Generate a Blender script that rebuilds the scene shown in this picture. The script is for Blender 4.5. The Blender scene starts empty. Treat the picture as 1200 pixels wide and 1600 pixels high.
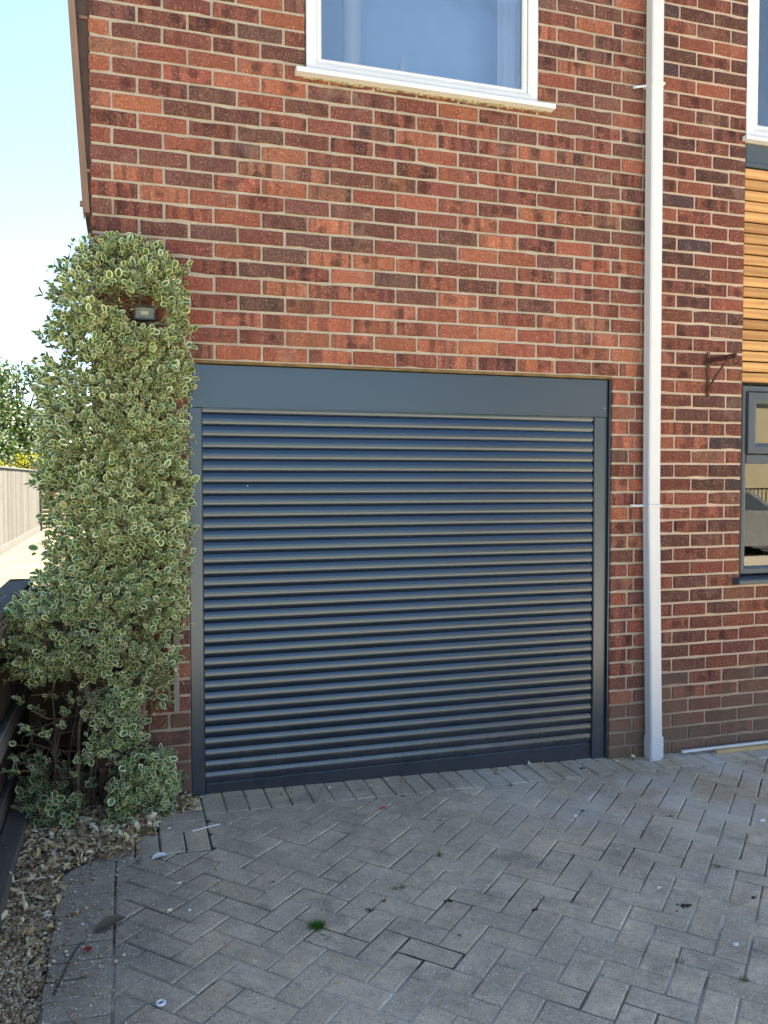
import bpy, math, random
import numpy as np
from mathutils import Vector, Matrix, noise as mnoise

R = math.radians
random.seed(7)
rng = np.random.default_rng(11)
scene = bpy.context.scene
C = scene.collection

# ------------------------------------------------------------------ camera
cam_d = bpy.data.cameras.new('camera')
cam = bpy.data.objects.new('camera', cam_d)
C.objects.link(cam)
YAW, PITCH = -0.3011, -0.0389
cam.location = (-0.411, -4.0184, 1.5442)
cam.rotation_euler = (math.pi / 2 + PITCH, 0.001, YAW)
cam_d.sensor_fit = 'VERTICAL'
cam_d.sensor_height = 36.0
cam_d.lens = 1300.0 / 1600.0 * 36.0
cam_d.clip_start = 0.05
cam_d.clip_end = 2000
scene.camera = cam

# ------------------------------------------------------------------ sky and sun
SUN_EL, SUN_AZ = 56.0, 46.0          # behind the house, a little to the right (azimuth from +Y towards +X)
world = bpy.data.worlds.new('World')
scene.world = world
world.use_nodes = True
wn = world.node_tree.nodes
wn.clear()
wo = wn.new('ShaderNodeOutputWorld')
bg = wn.new('ShaderNodeBackground')
sky = wn.new('ShaderNodeTexSky')
sky.sky_type = 'NISHITA'
sky.sun_disc = False
sky.sun_elevation = R(SUN_EL)
sky.sun_rotation = R(SUN_AZ)
sky.altitude = 60
sky.air_density = 0.85
sky.dust_density = 0.15
sky.ozone_density = 4.0
bg.inputs['Strength'].default_value = 0.05
world.node_tree.links.new(sky.outputs['Color'], bg.inputs['Color'])
world.node_tree.links.new(bg.outputs['Background'], wo.inputs['Surface'])

sun_d = bpy.data.lights.new('sun', 'SUN')
sun_d.energy = 5.0
sun_d.angle = R(0.53)
sun_d.color = (1.0, 0.95, 0.87)
sun = bpy.data.objects.new('sun', sun_d)
C.objects.link(sun)
to_sun = Vector((math.sin(R(SUN_AZ)) * math.cos(R(SUN_EL)), math.cos(R(SUN_AZ)) * math.cos(R(SUN_EL)), math.sin(R(SUN_EL))))
sun.rotation_euler = to_sun.to_track_quat('Z', 'Y').to_euler()
sun.location = (0, 20, 30)

scene.view_settings.view_transform = 'Standard'
scene.view_settings.look = 'None'
scene.view_settings.exposure = 3.16
scene.view_settings.use_white_balance = True      # the camera was balanced for open shade
scene.view_settings.white_balance_temperature = 7650
scene.view_settings.white_balance_tint = 8
scene.view_settings.gamma = 1.0
scene.render.engine = 'CYCLES'
scene.cycles.max_bounces = 8
scene.cycles.diffuse_bounces = 4
scene.cycles.glossy_bounces = 4
scene.cycles.transmission_bounces = 6
scene.cycles.transparent_max_bounces = 8
scene.cycles.caustics_reflective = False
scene.cycles.caustics_refractive = False


# ------------------------------------------------------------------ object helpers
def tag(o, label=None, cat=None, group=None, kind=None):
    if label: o['label'] = label
    if cat: o['category'] = cat
    if group: o['group'] = group
    if kind: o['kind'] = kind
    return o


def empty(name, loc=(0, 0, 0)):
    o = bpy.data.objects.new(name, None)
    o.empty_display_size = 0.1
    o.location = loc
    C.objects.link(o)
    return o


class MB:
    """collects faces for ONE mesh object, with optional per-vertex colour attributes"""
    def __init__(self):
        self.v, self.f, self.m = [], [], []
        self.a = {}

    def add(self, verts, faces, mi=0, **attrs):
        b = len(self.v)
        self.v.extend([tuple(p) for p in verts])
        self.f.extend([tuple(i + b for i in f) for f in faces])
        self.m.extend([mi] * len(faces))
        for k, val in attrs.items():
            lst = self.a.setdefault(k, [])
            while len(lst) < b: lst.append((0, 0, 0, 1))
            if isinstance(val, list): lst.extend(val)
            else: lst.extend([val] * len(verts))
        return self

    def box(self, x0, x1, y0, y1, z0, z1, mi=0, bev=0.0, **attrs):
        if bev <= 0:
            v = [(x0, y0, z0), (x1, y0, z0), (x1, y1, z0), (x0, y1, z0), (x0, y0, z1), (x1, y0, z1), (x1, y1, z1), (x0, y1, z1)]
            f = [(0, 3, 2, 1), (4, 5, 6, 7), (0, 1, 5, 4), (1, 2, 6, 5), (2, 3, 7, 6), (3, 0, 4, 7)]
            return self.add(v, f, mi, **attrs)
        b = bev
        v = []
        idx = {}
        for sx in (0, 1):
            for sy in (0, 1):
                for sz in (0, 1):
                    X, Y, Z = (x0, x1)[sx], (y0, y1)[sy], (z0, z1)[sz]
                    dx, dy, dz = b * (1 - 2 * sx), b * (1 - 2 * sy), b * (1 - 2 * sz)
                    for ax, p in (('x', (X, Y + dy, Z + dz)), ('y', (X + dx, Y, Z + dz)), ('z', (X + dx, Y + dy, Z))):
                        idx[(sx, sy, sz, ax)] = len(v)
                        v.append(p)
        I = idx
        f = []
        for s in (0, 1):
            q = [I[(s, 0, 0, 'x')], I[(s, 1, 0, 'x')], I[(s, 1, 1, 'x')], I[(s, 0, 1, 'x')]]
            f.append(q if s else q[::-1])
            q = [I[(0, s, 0, 'y')], I[(1, s, 0, 'y')], I[(1, s, 1, 'y')], I[(0, s, 1, 'y')]]
            f.append(q[::-1] if s else q)
            q = [I[(0, 0, s, 'z')], I[(1, 0, s, 'z')], I[(1, 1, s, 'z')], I[(0, 1, s, 'z')]]
            f.append(q if s else q[::-1])
        for a in (0, 1):
            for c in (0, 1):
                q = [I[(a, c, 0, 'x')], I[(a, c, 0, 'y')], I[(a, c, 1, 'y')], I[(a, c, 1, 'x')]]
                f.append(q if (a == c) == False else q[::-1])
                q = [I[(a, 0, c, 'x')], I[(a, 0, c, 'z')], I[(a, 1, c, 'z')], I[(a, 1, c, 'x')]]
                f.append(q if (a == c) else q[::-1])
                q = [I[(0, a, c, 'y')], I[(0, a, c, 'z')], I[(1, a, c, 'z')], I[(1, a, c, 'y')]]
                f.append(q if (a != c) else q[::-1])
        for sx in (0, 1):
            for sy in (0, 1):
                for sz in (0, 1):
                    q = [I[(sx, sy, sz, 'x')], I[(sx, sy, sz, 'y')], I[(sx, sy, sz, 'z')]]
                    f.append(q if (sx + sy + sz) % 2 else q[::-1])
        return self.add(v, f, mi, **attrs)

    def tube(self, pts, rad, n=6, mi=0, caps=True, **attrs):
        pts = [Vector(p) for p in pts]
        rads = rad if isinstance(rad, (list, tuple)) else [rad] * len(pts)
        v, f = [], []
        up = Vector((0.13, 0.31, 0.94))
        for i, p in enumerate(pts):
            d = (pts[min(i + 1, len(pts) - 1)] - pts[max(i - 1, 0)]).normalized()
            s = d.cross(up)
            if s.length < 1e-3: s = d.cross(Vector((1, 0, 0)))
            s.normalize()
            t = s.cross(d)
            for k in range(n):
                a = 2 * math.pi * k / n
                v.append(p + (s * math.cos(a) + t * math.sin(a)) * rads[i])
        for i in range(len(pts) - 1):
            for k in range(n):
                f.append((i * n + k, i * n + (k + 1) % n, (i + 1) * n + (k + 1) % n, (i + 1) * n + k))
        if caps:
            f.append(tuple(range(n))[::-1])
            f.append(tuple(range((len(pts) - 1) * n, len(pts) * n)))
        return self.add(v, f, mi, **attrs)

    def prism(self, poly, axis, a0, a1, mi=0, **attrs):
        """poly of 2D points extruded along axis from a0 to a1"""
        n = len(poly)
        def P(p, a):
            return {'x': (a, p[0], p[1]), 'y': (p[0], a, p[1]), 'z': (p[0], p[1], a)}[axis]
        v = [P(p, a0) for p in poly] + [P(p, a1) for p in poly]
        f = [tuple(range(n))[::-1], tuple(range(n, 2 * n))]
        for i in range(n):
            j = (i + 1) % n
            f.append((i, j, n + j, n + i))
        return self.add(v, f, mi, **attrs)

    def build(self, name, mats, parent=None, smooth=False, origin=None, **kw):
        me = bpy.data.meshes.new(name)
        vv = self.v
        ox = Vector(origin) if origin is not None else None
        if ox is not None:
            vv = [(p[0] - ox.x, p[1] - ox.y, p[2] - ox.z) for p in vv]
        me.from_pydata(vv, [], self.f)
        for k, lst in self.a.items():
            while len(lst) < len(self.v): lst.append((0, 0, 0, 1))
            at = me.attributes.new(k, 'FLOAT_COLOR', 'POINT')
            at.data.foreach_set('color', np.array(lst, dtype=np.float32).ravel())
        if not isinstance(mats, (list, tuple)): mats = [mats]
        for m in mats: me.materials.append(m)
        if len(mats) > 1: me.polygons.foreach_set('material_index', self.m)
        if smooth: me.polygons.foreach_set('use_smooth', [True] * len(me.polygons))
        me.update()
        o = bpy.data.objects.new(name, me)
        C.objects.link(o)
        if ox is not None: o.location = ox
        if parent is not None:
            o.parent = parent
            o.location = o.location - abs_loc(parent)
        return tag(o, **kw)


def abs_loc(o):
    l = Vector((0, 0, 0))
    while o is not None:
        l += o.location
        o = o.parent
    return l


def np_mesh(name, verts, tris, mat, parent=None, attrs=None, smooth=False, **kw):
    """numpy triangles or quads -> one mesh object (world coordinates)"""
    me = bpy.data.meshes.new(name)
    verts = np.asarray(verts, dtype=np.float32)
    if parent is not None:
        verts = verts - np.array(abs_loc(parent), dtype=np.float32)
    tris = np.asarray(tris, dtype=np.int32)
    k = tris.shape[1]
    me.vertices.add(len(verts))
    me.vertices.foreach_set('co', verts.ravel())
    me.loops.add(tris.size)
    me.loops.foreach_set('vertex_index', tris.ravel())
    me.polygons.add(len(tris))
    me.polygons.foreach_set('loop_start', np.arange(0, tris.size, k, dtype=np.int32))
    me.polygons.foreach_set('loop_total', np.full(len(tris), k, dtype=np.int32))
    if smooth: me.polygons.foreach_set('use_smooth', np.ones(len(tris), dtype=bool))
    for n, arr in (attrs or {}).items():
        at = me.attributes.new(n, 'FLOAT_COLOR', 'POINT')
        at.data.foreach_set('color', np.asarray(arr, dtype=np.float32).ravel())
    me.materials.append(mat)
    me.update(calc_edges=True)
    o = bpy.data.objects.new(name, me)
    C.objects.link(o)
    if parent is not None: o.parent = parent
    return tag(o, **kw)


# ------------------------------------------------------------------ material helpers
class NT:
    def __init__(self, name):
        self.mat = bpy.data.materials.new(name)
        self.mat.use_nodes = True
        self.t = self.mat.node_tree
        self.t.nodes.clear()
        self.out = self.t.nodes.new('ShaderNodeOutputMaterial')
        self.b = self.t.nodes.new('ShaderNodeBsdfPrincipled')
        self.link(self.b.outputs[0], self.out.inputs['Surface'])

    def link(self, a, b): self.t.links.new(a, b)

    def n(self, typ, **props):
        nd = self.t.nodes.new('ShaderNode' + typ)
        for k, v in props.items(): setattr(nd, k, v)
        return nd

    def set(self, sock, val):
        if hasattr(val, 'is_output') or isinstance(val, bpy.types.NodeSocket): self.link(val, sock)
        elif isinstance(val, (tuple, list)):
            v = tuple(val)
            if sock.type == 'RGBA' and len(v) == 3: v = v + (1,)
            sock.default_value = v
        else: sock.default_value = val

    def pos(self):
        if not hasattr(self, '_pos'): self._pos = self.n('NewGeometry').outputs['Position']
        return self._pos

    def mapv(self, vec, scale=(1, 1, 1), loc=(0, 0, 0), rot=(0, 0, 0)):
        m = self.n('Mapping')
        self.link(vec, m.inputs['Vector'])
        m.inputs['Scale'].default_value = scale
        m.inputs['Location'].default_value = loc
        m.inputs['Rotation'].default_value = rot
        return m.outputs[0]

    def noise(self, vec=None, scale=5, detail=4, rough=0.55, dims='3D', w=None, dist=0.0, color=False):
        nd = self.n('TexNoise')
        nd.noise_dimensions = dims
        if vec is not None and dims != '1D': self.link(vec, nd.inputs['Vector'])
        if w is not None: self.set(nd.inputs['W'], w)
        nd.inputs['Scale'].default_value = scale
        nd.inputs['Detail'].default_value = detail
        nd.inputs['Roughness'].default_value = rough
        nd.inputs['Distortion'].default_value = dist
        return nd.outputs['Color' if color else 'Fac']

    def voro(self, vec, scale, feature='F1', out='Distance'):
        nd = self.n('TexVoronoi')
        nd.feature = feature
        self.link(vec, nd.inputs['Vector'])
        nd.inputs['Scale'].default_value = scale
        return nd.outputs[out]

    def ramp(self, fac, stops, interp='LINEAR'):
        nd = self.n('ValToRGB')
        cr = nd.color_ramp
        cr.interpolation = interp
        while len(cr.elements) < len(stops): cr.elements.new(0.5)
        for e, (p, c) in zip(cr.elements, stops):
            e.position = p
            c = (c, c, c) if not isinstance(c, (tuple, list)) else c
            e.color = tuple(c) + (1,)
        self.set(nd.inputs['Fac'], fac)
        return nd.outputs['Color']

    def mix(self, fac, a, b, mode='MIX'):
        nd = self.n('MixRGB')
        nd.blend_type = mode
        self.set(nd.inputs[0], fac)
        self.set(nd.inputs[1], a)
        self.set(nd.inputs[2], b)
        return nd.outputs[0]

    def math(self, op, a, b=None, c=None, clamp=False):
        nd = self.n('Math')
        nd.operation = op
        nd.use_clamp = clamp
        self.set(nd.inputs[0], a)
        if b is not None: self.set(nd.inputs[1], b)
        if c is not None: self.set(nd.inputs[2], c)
        return nd.outputs[0]

    def attr(self, name):
        nd = self.n('Attribute')
        nd.attribute_name = name
        return nd

    def sep(self, col):
        nd = self.n('SeparateColor')
        self.link(col, nd.inputs[0])
        return nd.outputs

    def sepxyz(self, v):
        nd = self.n('SeparateXYZ')
        self.link(v, nd.inputs[0])
        return nd.outputs

    def rng(self, v, a, b, c, d):
        nd = self.n('MapRange')
        self.set(nd.inputs[0], v)
        for i, q in enumerate((a, b, c, d)): nd.inputs[i + 1].default_value = q
        return nd.outputs[0]

    def bump(self, h, strength=0.5, dist=0.002, normal=None):
        nd = self.n('Bump')
        nd.inputs['Strength'].default_value = strength
        nd.inputs['Distance'].default_value = dist
        self.link(h, nd.inputs['Height'])
        if normal is not None: self.link(normal, nd.inputs['Normal'])
        self.link(nd.outputs[0], self.b.inputs['Normal'])
        return nd.outputs[0]

    def fin(self, color=None, rough=None, spec=None, metal=None, **kw):
        if color is not None: self.set(self.b.inputs['Base Color'], color)
        if rough is not None: self.set(self.b.inputs['Roughness'], rough)
        if spec is not None: self.set(self.b.inputs['Specular IOR Level'], spec)
        if metal is not None: self.set(self.b.inputs['Metallic'], metal)
        for k, v in kw.items(): self.set(self.b.inputs[k.replace('_', ' ')], v)
        return self.mat


def m_simple(name, col, rough=0.6, var=0.12, scale=8, bump=0.0, bscale=60, spec=0.4, metal=0.0, dirt=0.0, dirtcol=(0.12, 0.1, 0.08)):
    t = NT(name)
    p = t.pos()
    n1 = t.noise(p, scale, 5)
    c = t.mix(t.rng(n1, 0.3, 0.7, 0, 1), tuple(x * (1 - var) for x in col), tuple(min(1, x * (1 + var)) for x in col))
    if dirt > 0:
        n2 = t.noise(p, scale * 0.7, 7, 0.7)
        c = t.mix(t.math('MULTIPLY', t.rng(n2, 0.5, 0.8, 0, 1), dirt), c, dirtcol)
    if bump > 0: t.bump(t.noise(p, bscale, 6, 0.65), 0.6, bump)
    r = t.rng(t.noise(p, scale * 2.3, 4), 0.3, 0.7, max(0.02, rough - 0.08), min(1, rough + 0.08))
    return t.fin(c, r, spec, metal)


def m_brick():
    """vc = base colour of the brick; aux = (u along the brick, seed, band strength, v up the brick)"""
    t = NT('brick_clay')
    p = t.pos()
    vc = t.attr('vc').outputs['Color']
    ax = t.attr('aux')
    s = t.sep(ax.outputs['Color'])
    u, seed, band = s[0], s[1], s[2]
    w = t.math('MULTIPLY_ADD', seed, 173.0, t.math('MULTIPLY', u, 3.1))
    b1 = t.noise(None, 1.0, 1.0, 0.4, '1D', w)
    bands = t.math('MULTIPLY', t.rng(b1, 0.47, 0.54, 0, 1), band)
    col = t.mix(bands, vc, t.mix(1.0, vc, (0.52, 0.58, 0.68), 'MULTIPLY'))
    w2 = t.math('ADD', w, 57.3)
    b2 = t.noise(None, 1.3, 1.0, 0.4, '1D', w2)
    lite = t.math('MULTIPLY', t.rng(b2, 0.52, 0.66, 0, 0.55), band)
    col = t.mix(lite, col, t.mix(1.0, vc, (1.45, 1.55, 1.5), 'MULTIPLY'))
    # mottling and the vertical drag marks of the wire-cut face
    mot = t.noise(p, 38, 6, 0.65)
    col = t.mix(t.rng(mot, 0.35, 0.68, 0.0, 0.7), col, t.mix(1.0, col, (0.50, 0.50, 0.52), 'MULTIPLY'))
    drag = t.noise(t.mapv(p, (260, 260, 40)), 1.0, 3, 0.6)
    big = t.noise(p, 9, 3)
    f = t.math('MULTIPLY', t.rng(drag, 0.60, 0.74, 0, 1), t.rng(big, 0.42, 0.62, 0.03, 0.42))
    col = t.mix(f, col, (0.45, 0.32, 0.25))
    spk = t.noise(p, 95, 4, 0.8)
    sp = t.math('MULTIPLY', t.rng(spk, 0.53, 0.63, 0, 1), t.rng(t.noise(p, 14, 3), 0.38, 0.60, 0.15, 0.9))
    col = t.mix(sp, col, t.mix(0.5, t.mix(1.0, col, (2.2, 2.2, 2.2), 'MULTIPLY'), (0.42, 0.27, 0.20)))
    col = t.mix(t.rng(spk, 0.34, 0.47, 0.85, 0), col, t.mix(1.0, col, (0.45, 0.45, 0.48), 'MULTIPLY'))
    # rounded kiss marks where bricks touched in the kiln
    km = t.voro(t.mapv(p, (1, 1, 1.25)), 13.0, 'F1', 'Distance')
    kr = t.sep(t.voro(t.mapv(p, (1, 1, 1.25)), 13.0, 'F1', 'Color'))
    kf = t.math('MULTIPLY', t.rng(km, 0.36, 0.43, 1, 0), t.math('MULTIPLY', t.rng(kr[0], 0.52, 0.54, 0, 0.8), t.rng(band, 0.2, 0.5, 0, 1)))
    col = t.mix(kf, col, t.mix(1.0, col, (0.50, 0.52, 0.55), 'MULTIPLY'))
    pits = t.noise(p, 190, 3, 0.6)
    col = t.mix(t.rng(pits, 0.62, 0.78, 0, 0.6), col, (0.035, 0.022, 0.02))
    z = t.sepxyz(p)[2]
    run = t.noise(t.mapv(p, (16, 16, 0.9)), 1.0, 4, 0.6)
    soil = t.noise(p, 1.3, 5, 0.65)
    col = t.mix(t.math('MULTIPLY', t.rng(run, 0.50, 0.70, 0, 0.45), t.rng(soil, 0.45, 0.62, 0, 1)), col, t.mix(1.0, col, (0.55, 0.55, 0.56), 'MULTIPLY'))
    bloom = t.noise(t.mapv(p, (1, 1, 1), (5, 2, 7)), 2.6, 6, 0.7)
    col = t.mix(t.rng(bloom, 0.58, 0.74, 0, 0.30), col, (0.42, 0.33, 0.27))
    # splash-back dirt on the lowest courses
    zz = t.math('ADD', z, t.rng(t.noise(p, 3.0, 4), 0.3, 0.7, -0.16, 0.16))
    d = t.rng(zz, 0.0, 0.55, 0.72, 0.0)
    col = t.mix(d, col, (0.155, 0.115, 0.085))
    h = t.math('ADD', t.math('MULTIPLY', drag, 0.6), t.math('ADD', t.math('MULTIPLY', mot, 0.9), t.math('MULTIPLY', pits, -0.5)))
    t.bump(t.math('ADD', h, t.math('MULTIPLY', spk, 0.9)), 0.8, 0.0034)
    return t.fin(col, 0.86, 0.25)


def m_mortar():
    t = NT('mortar_joint')
    p = t.pos()
    x, y, z = t.sepxyz(p)[0:3]
    n1 = t.noise(p, 6, 5)
    left = t.mix(t.rng(n1, 0.3, 0.7, 0, 1), (0.31, 0.26, 0.21), (0.43, 0.37, 0.305))
    right = t.mix(t.rng(n1, 0.3, 0.7, 0, 1), (0.40, 0.30, 0.235), (0.50, 0.39, 0.32))
    c = t.mix(t.rng(x, 2.38, 2.42, 0, 1), left, right)
    g = t.noise(p, 170, 4, 0.8)
    c = t.mix(t.rng(g, 0.53, 0.68, 0, 0.7), c, (0.58, 0.53, 0.45))
    c = t.mix(t.rng(g, 0.32, 0.46, 0.75, 0), c, (0.12, 0.10, 0.08))
    zz = t.math('ADD', z, t.rng(t.noise(p, 3.0, 4), 0.3, 0.7, -0.16, 0.16))
    c = t.mix(t.rng(zz, 0.0, 0.55, 0.75, 0.0), c, (0.17, 0.13, 0.10))
    t.bump(t.math('ADD', t.math('MULTIPLY', g, 0.5), t.noise(p, 60, 5, 0.7)), 0.9, 0.004)
    return t.fin(c, 0.95, 0.15)


def m_paver():
    t = NT('concrete_block')
    p = t.pos()
    vc = t.attr('vc').outputs['Color']
    n1 = t.noise(p, 26, 6, 0.65)
    c = t.mix(t.rng(n1, 0.35, 0.68, 0, 0.7), vc, t.mix(1.0, vc, (0.66, 0.65, 0.63), 'MULTIPLY'))
    n5 = t.noise(p, 6.0, 6, 0.7)
    c = t.mix(t.rng(n5, 0.46, 0.66, 0, 0.6), c, t.mix(1.0, vc, (0.66, 0.65, 0.62), 'MULTIPLY'))
    c = t.mix(t.rng(n5, 0.30, 0.44, 0.35, 0), c, t.mix(1.0, vc, (1.35, 1.33, 1.30), 'MULTIPLY'))
    # broad stains: damp dark film near the bed, pale dust near the pipe
    n2 = t.noise(p, 1.5, 5, 0.6)
    c = t.mix(t.rng(n2, 0.46, 0.64, 0, 0.62), c, (0.36, 0.295, 0.215))
    x = t.sepxyz(p)[0]
    xx = t.math('ADD', x, t.rng(t.noise(p, 2.2, 5, 0.6), 0.3, 0.7, -0.22, 0.22))
    c = t.mix(t.rng(xx, -0.5, -0.18, 0.62, 0.0), c, (0.16, 0.145, 0.125))
    oil = t.noise(t.mapv(p, (1, 1, 1), (2.7, 8.1, 0)), 3.6, 6, 0.68)
    c = t.mix(t.rng(oil, 0.54, 0.68, 0, 0.5), c, (0.17, 0.14, 0.105))
    tyre = t.noise(t.mapv(p, (5.5, 0.8, 1), (1.2, 0.4, 0)), 1.0, 4, 0.6)
    c = t.mix(t.rng(tyre, 0.55, 0.75, 0, 0.35), c, (0.20, 0.17, 0.13))
    # exposed aggregate
    v1 = t.voro(p, 105, 'F1', 'Distance')
    rc = t.sep(t.voro(p, 105, 'F1', 'Color'))
    f1 = t.math('MULTIPLY', t.rng(v1, 0.30, 0.42, 1, 0), t.rng(rc[0], 0.50, 0.54, 0, 1))
    agg = t.mix(rc[1], (0.20, 0.165, 0.13), (0.85, 0.80, 0.70))
    aggm = t.rng(t.noise(p, 11, 4, 0.7), 0.36, 0.62, 0.15, 0.95)
    c = t.mix(t.math('MULTIPLY', f1, aggm), c, agg)
    v2 = t.voro(p, 180, 'F1', 'Distance')
    r2 = t.sep(t.voro(p, 180, 'F1', 'Color'))
    f2 = t.math('MULTIPLY', t.rng(v2, 0.32, 0.44, 1, 0), t.rng(r2[0], 0.58, 0.62, 0, 1))
    c = t.mix(t.math('MULTIPLY', f2, 0.85), c, t.mix(r2[1], (0.06, 0.053, 0.046), (0.72, 0.68, 0.60)))
    # pale cement dust
    dn = t.noise(t.mapv(p, (1, 1, 1), (4.1, 2.2, 0)), 2.1, 6, 0.62)
    yx = t.sepxyz(p)
    m = t.math('MULTIPLY', t.rng(yx[0], 1.0, 1.9, 0, 1), t.rng(yx[1], -1.5, -0.7, 0, 1))
    dm = t.math('MULTIPLY', t.rng(dn, 0.44, 0.62, 0, 0.7), m)
    c = t.mix(dm, c, (0.58, 0.55, 0.49))
    yd = t.noise(t.mapv(p, (1, 1, 1), (9.7, 3.2, 0)), 1.3, 4, 0.6)
    m2 = t.math('MULTIPLY', t.rng(yx[0], 1.9, 2.5, 0, 1), t.rng(yd, 0.45, 0.65, 0, 0.4))
    c = t.mix(m2, c, (0.26, 0.20, 0.11))
    h = t.math('ADD', t.math('MULTIPLY', f1, 0.5), t.math('ADD', n1, t.math('MULTIPLY', t.noise(p, 240, 3, 0.7), 0.6)))
    t.bump(h, 0.8, 0.003)
    return t.fin(c, 0.9, 0.25)


def m_joint_sand():
    t = NT('joint_sand')
    p = t.pos()
    n1 = t.noise(p, 2.4, 4, 0.6)
    y = t.sepxyz(p)[1]
    pale = t.math('ADD', t.rng(n1, 0.38, 0.62, -0.55, 0.55), t.rng(y, -1.75, -1.1, 0.75, 0.0), clamp=True)
    c = t.mix(pale, (0.085, 0.073, 0.058), (0.58, 0.52, 0.43))
    g = t.noise(p, 300, 3, 0.7)
    c = t.mix(t.rng(g, 0.4, 0.7, 0, 0.5), c, t.mix(1.0, c, (0.45, 0.45, 0.42), 'MULTIPLY'))
    moss = t.noise(p, 7, 5, 0.7)
    c = t.mix(t.rng(moss, 0.62, 0.7, 0, 0.6), c, (0.05, 0.065, 0.02))
    t.bump(g, 0.9, 0.004)
    return t.fin(c, 0.97, 0.1)


def m_wood(name, ca, cb, cdark, axis='x', scale=1.0, rough=0.7, knots=True, stain=0.3, grain=1.0):
    """grain runs along axis; vc red channel = seed of the board"""
    t = NT(name)
    p = t.pos()
    seed = t.sep(t.attr('vc').outputs['Color'])
    off = t.n('CombineXYZ')
    for i in range(3): t.link(t.math('MULTIPLY', seed[0], 37.0 + 11 * i), off.inputs[i])
    va = t.n('VectorMath')
    va.operation = 'ADD'
    t.link(p, va.inputs[0])
    t.link(off.outputs[0], va.inputs[1])
    sc = {'x': (2.2, 28, 28), 'y': (28, 2.2, 28), 'z': (28, 28, 2.2)}[axis]
    v = t.mapv(va.outputs[0], tuple(q * scale for q in sc))
    ng = t.noise(v, 1.0, 6, 0.62, dist=0.8)
    wv = t.n('TexWave')
    wv.wave_type = 'RINGS'
    t.link(t.mapv(va.outputs[0], tuple(q * scale * 0.5 for q in sc)), wv.inputs['Vector'])
    wv.inputs['Scale'].default_value = 0.7
    wv.inputs['Distortion'].default_value = 5.0
    wv.inputs['Detail'].default_value = 2.0
    g = t.math('ADD', t.math('MULTIPLY', ng, 0.6), t.math('MULTIPLY', wv.outputs['Fac'], 0.4))
    c = t.mix(t.rng(g, 0.25, 0.75, 0, 1), ca, cb)
    c = t.mix(t.rng(seed[1], 0.3, 1, 0.0, 0.95), c, t.mix(1.0, c, (0.58, 0.52, 0.47), 'MULTIPLY'))
    if knots:
        k = t.noise(t.mapv(va.outputs[0], tuple(q * scale * 0.32 for q in sc)), 1.0, 2, 0.5)
        c = t.mix(t.rng(k, 0.66, 0.76, 0, 0.75), c, cdark)
    st = t.noise(p, 4, 6, 0.7)
    c = t.mix(t.rng(st, 0.5, 0.75, 0, stain), c, cdark)
    t.bump(ng, 0.5 * grain, 0.002)
    return t.fin(c, rough, 0.3)


def m_shutter(name, col, rough=0.3):
    t = NT(name)
    p = t.pos()
    c = t.mix(t.noise(p, 3.0, 2, 0.5), tuple(x * 0.95 for x in col), tuple(x * 1.1 for x in col))
    z = t.sepxyz(p)[2]
    spl = t.math('ADD', z, t.rng(t.noise(p, 9, 4, 0.7), 0.3, 0.7, -0.12, 0.12))
    c = t.mix(t.rng(spl, 0.0, 0.30, 0.10, 0.0), c, (0.30, 0.27, 0.23))
    r = rough
    t.b.inputs['IOR'].default_value = 1.85
    t.b.inputs['Specular Tint'].default_value = (0.68, 0.83, 1.0, 1)  # bluish sky tone put into the reflections to cool their tan cast
    return t.fin(c, r, 0.5, 0.0)


def m_glass(name, refl=0.10, tint=(0.9, 0.95, 0.95), rough=0.0, wav=0.0, body=None, bodyfac=0.0):
    t = NT(name)
    t.t.nodes.remove(t.b)
    tr = t.n('BsdfTransparent')
    tr.inputs[0].default_value = tuple(tint) + (1,)
    gl = t.n('BsdfGlossy')
    gl.inputs['Color'].default_value = (1, 1, 1, 1)
    gl.inputs['Roughness'].default_value = rough
    fr = t.n('Fresnel')
    fr.inputs['IOR'].default_value = 1.52
    fac = t.math('MULTIPLY_ADD', fr.outputs[0], 2.0, refl, clamp=True)
    if wav > 0:
        b = t.n('Bump')
        b.inputs['Strength'].default_value = 1.0
        b.inputs['Distance'].default_value = wav
        t.link(t.noise(t.pos(), 2.2, 2), b.inputs['Height'])
        t.link(b.outputs[0], gl.inputs['Normal'])
    ms = t.n('MixShader')
    t.link(fac, ms.inputs[0])
    base = tr.outputs[0]
    if body is not None:
        df = t.n('BsdfTranslucent')
        df.inputs[0].default_value = tuple(body) + (1,)
        d2 = t.n('BsdfDiffuse')
        d2.inputs[0].default_value = tuple(body) + (1,)
        mm = t.n('MixShader')
        mm.inputs[0].default_value = 0.5
        t.link(df.outputs[0], mm.inputs[1])
        t.link(d2.outputs[0], mm.inputs[2])
        m3 = t.n('MixShader')
        m3.inputs[0].default_value = bodyfac
        t.link(tr.outputs[0], m3.inputs[1])
        t.link(mm.outputs[0], m3.inputs[2])
        base = m3.outputs[0]
    t.link(base, ms.inputs[1])
    t.link(gl.outputs[0], ms.inputs[2])
    t.link(ms.outputs[0], t.out.inputs['Surface'])
    return t.mat


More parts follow.
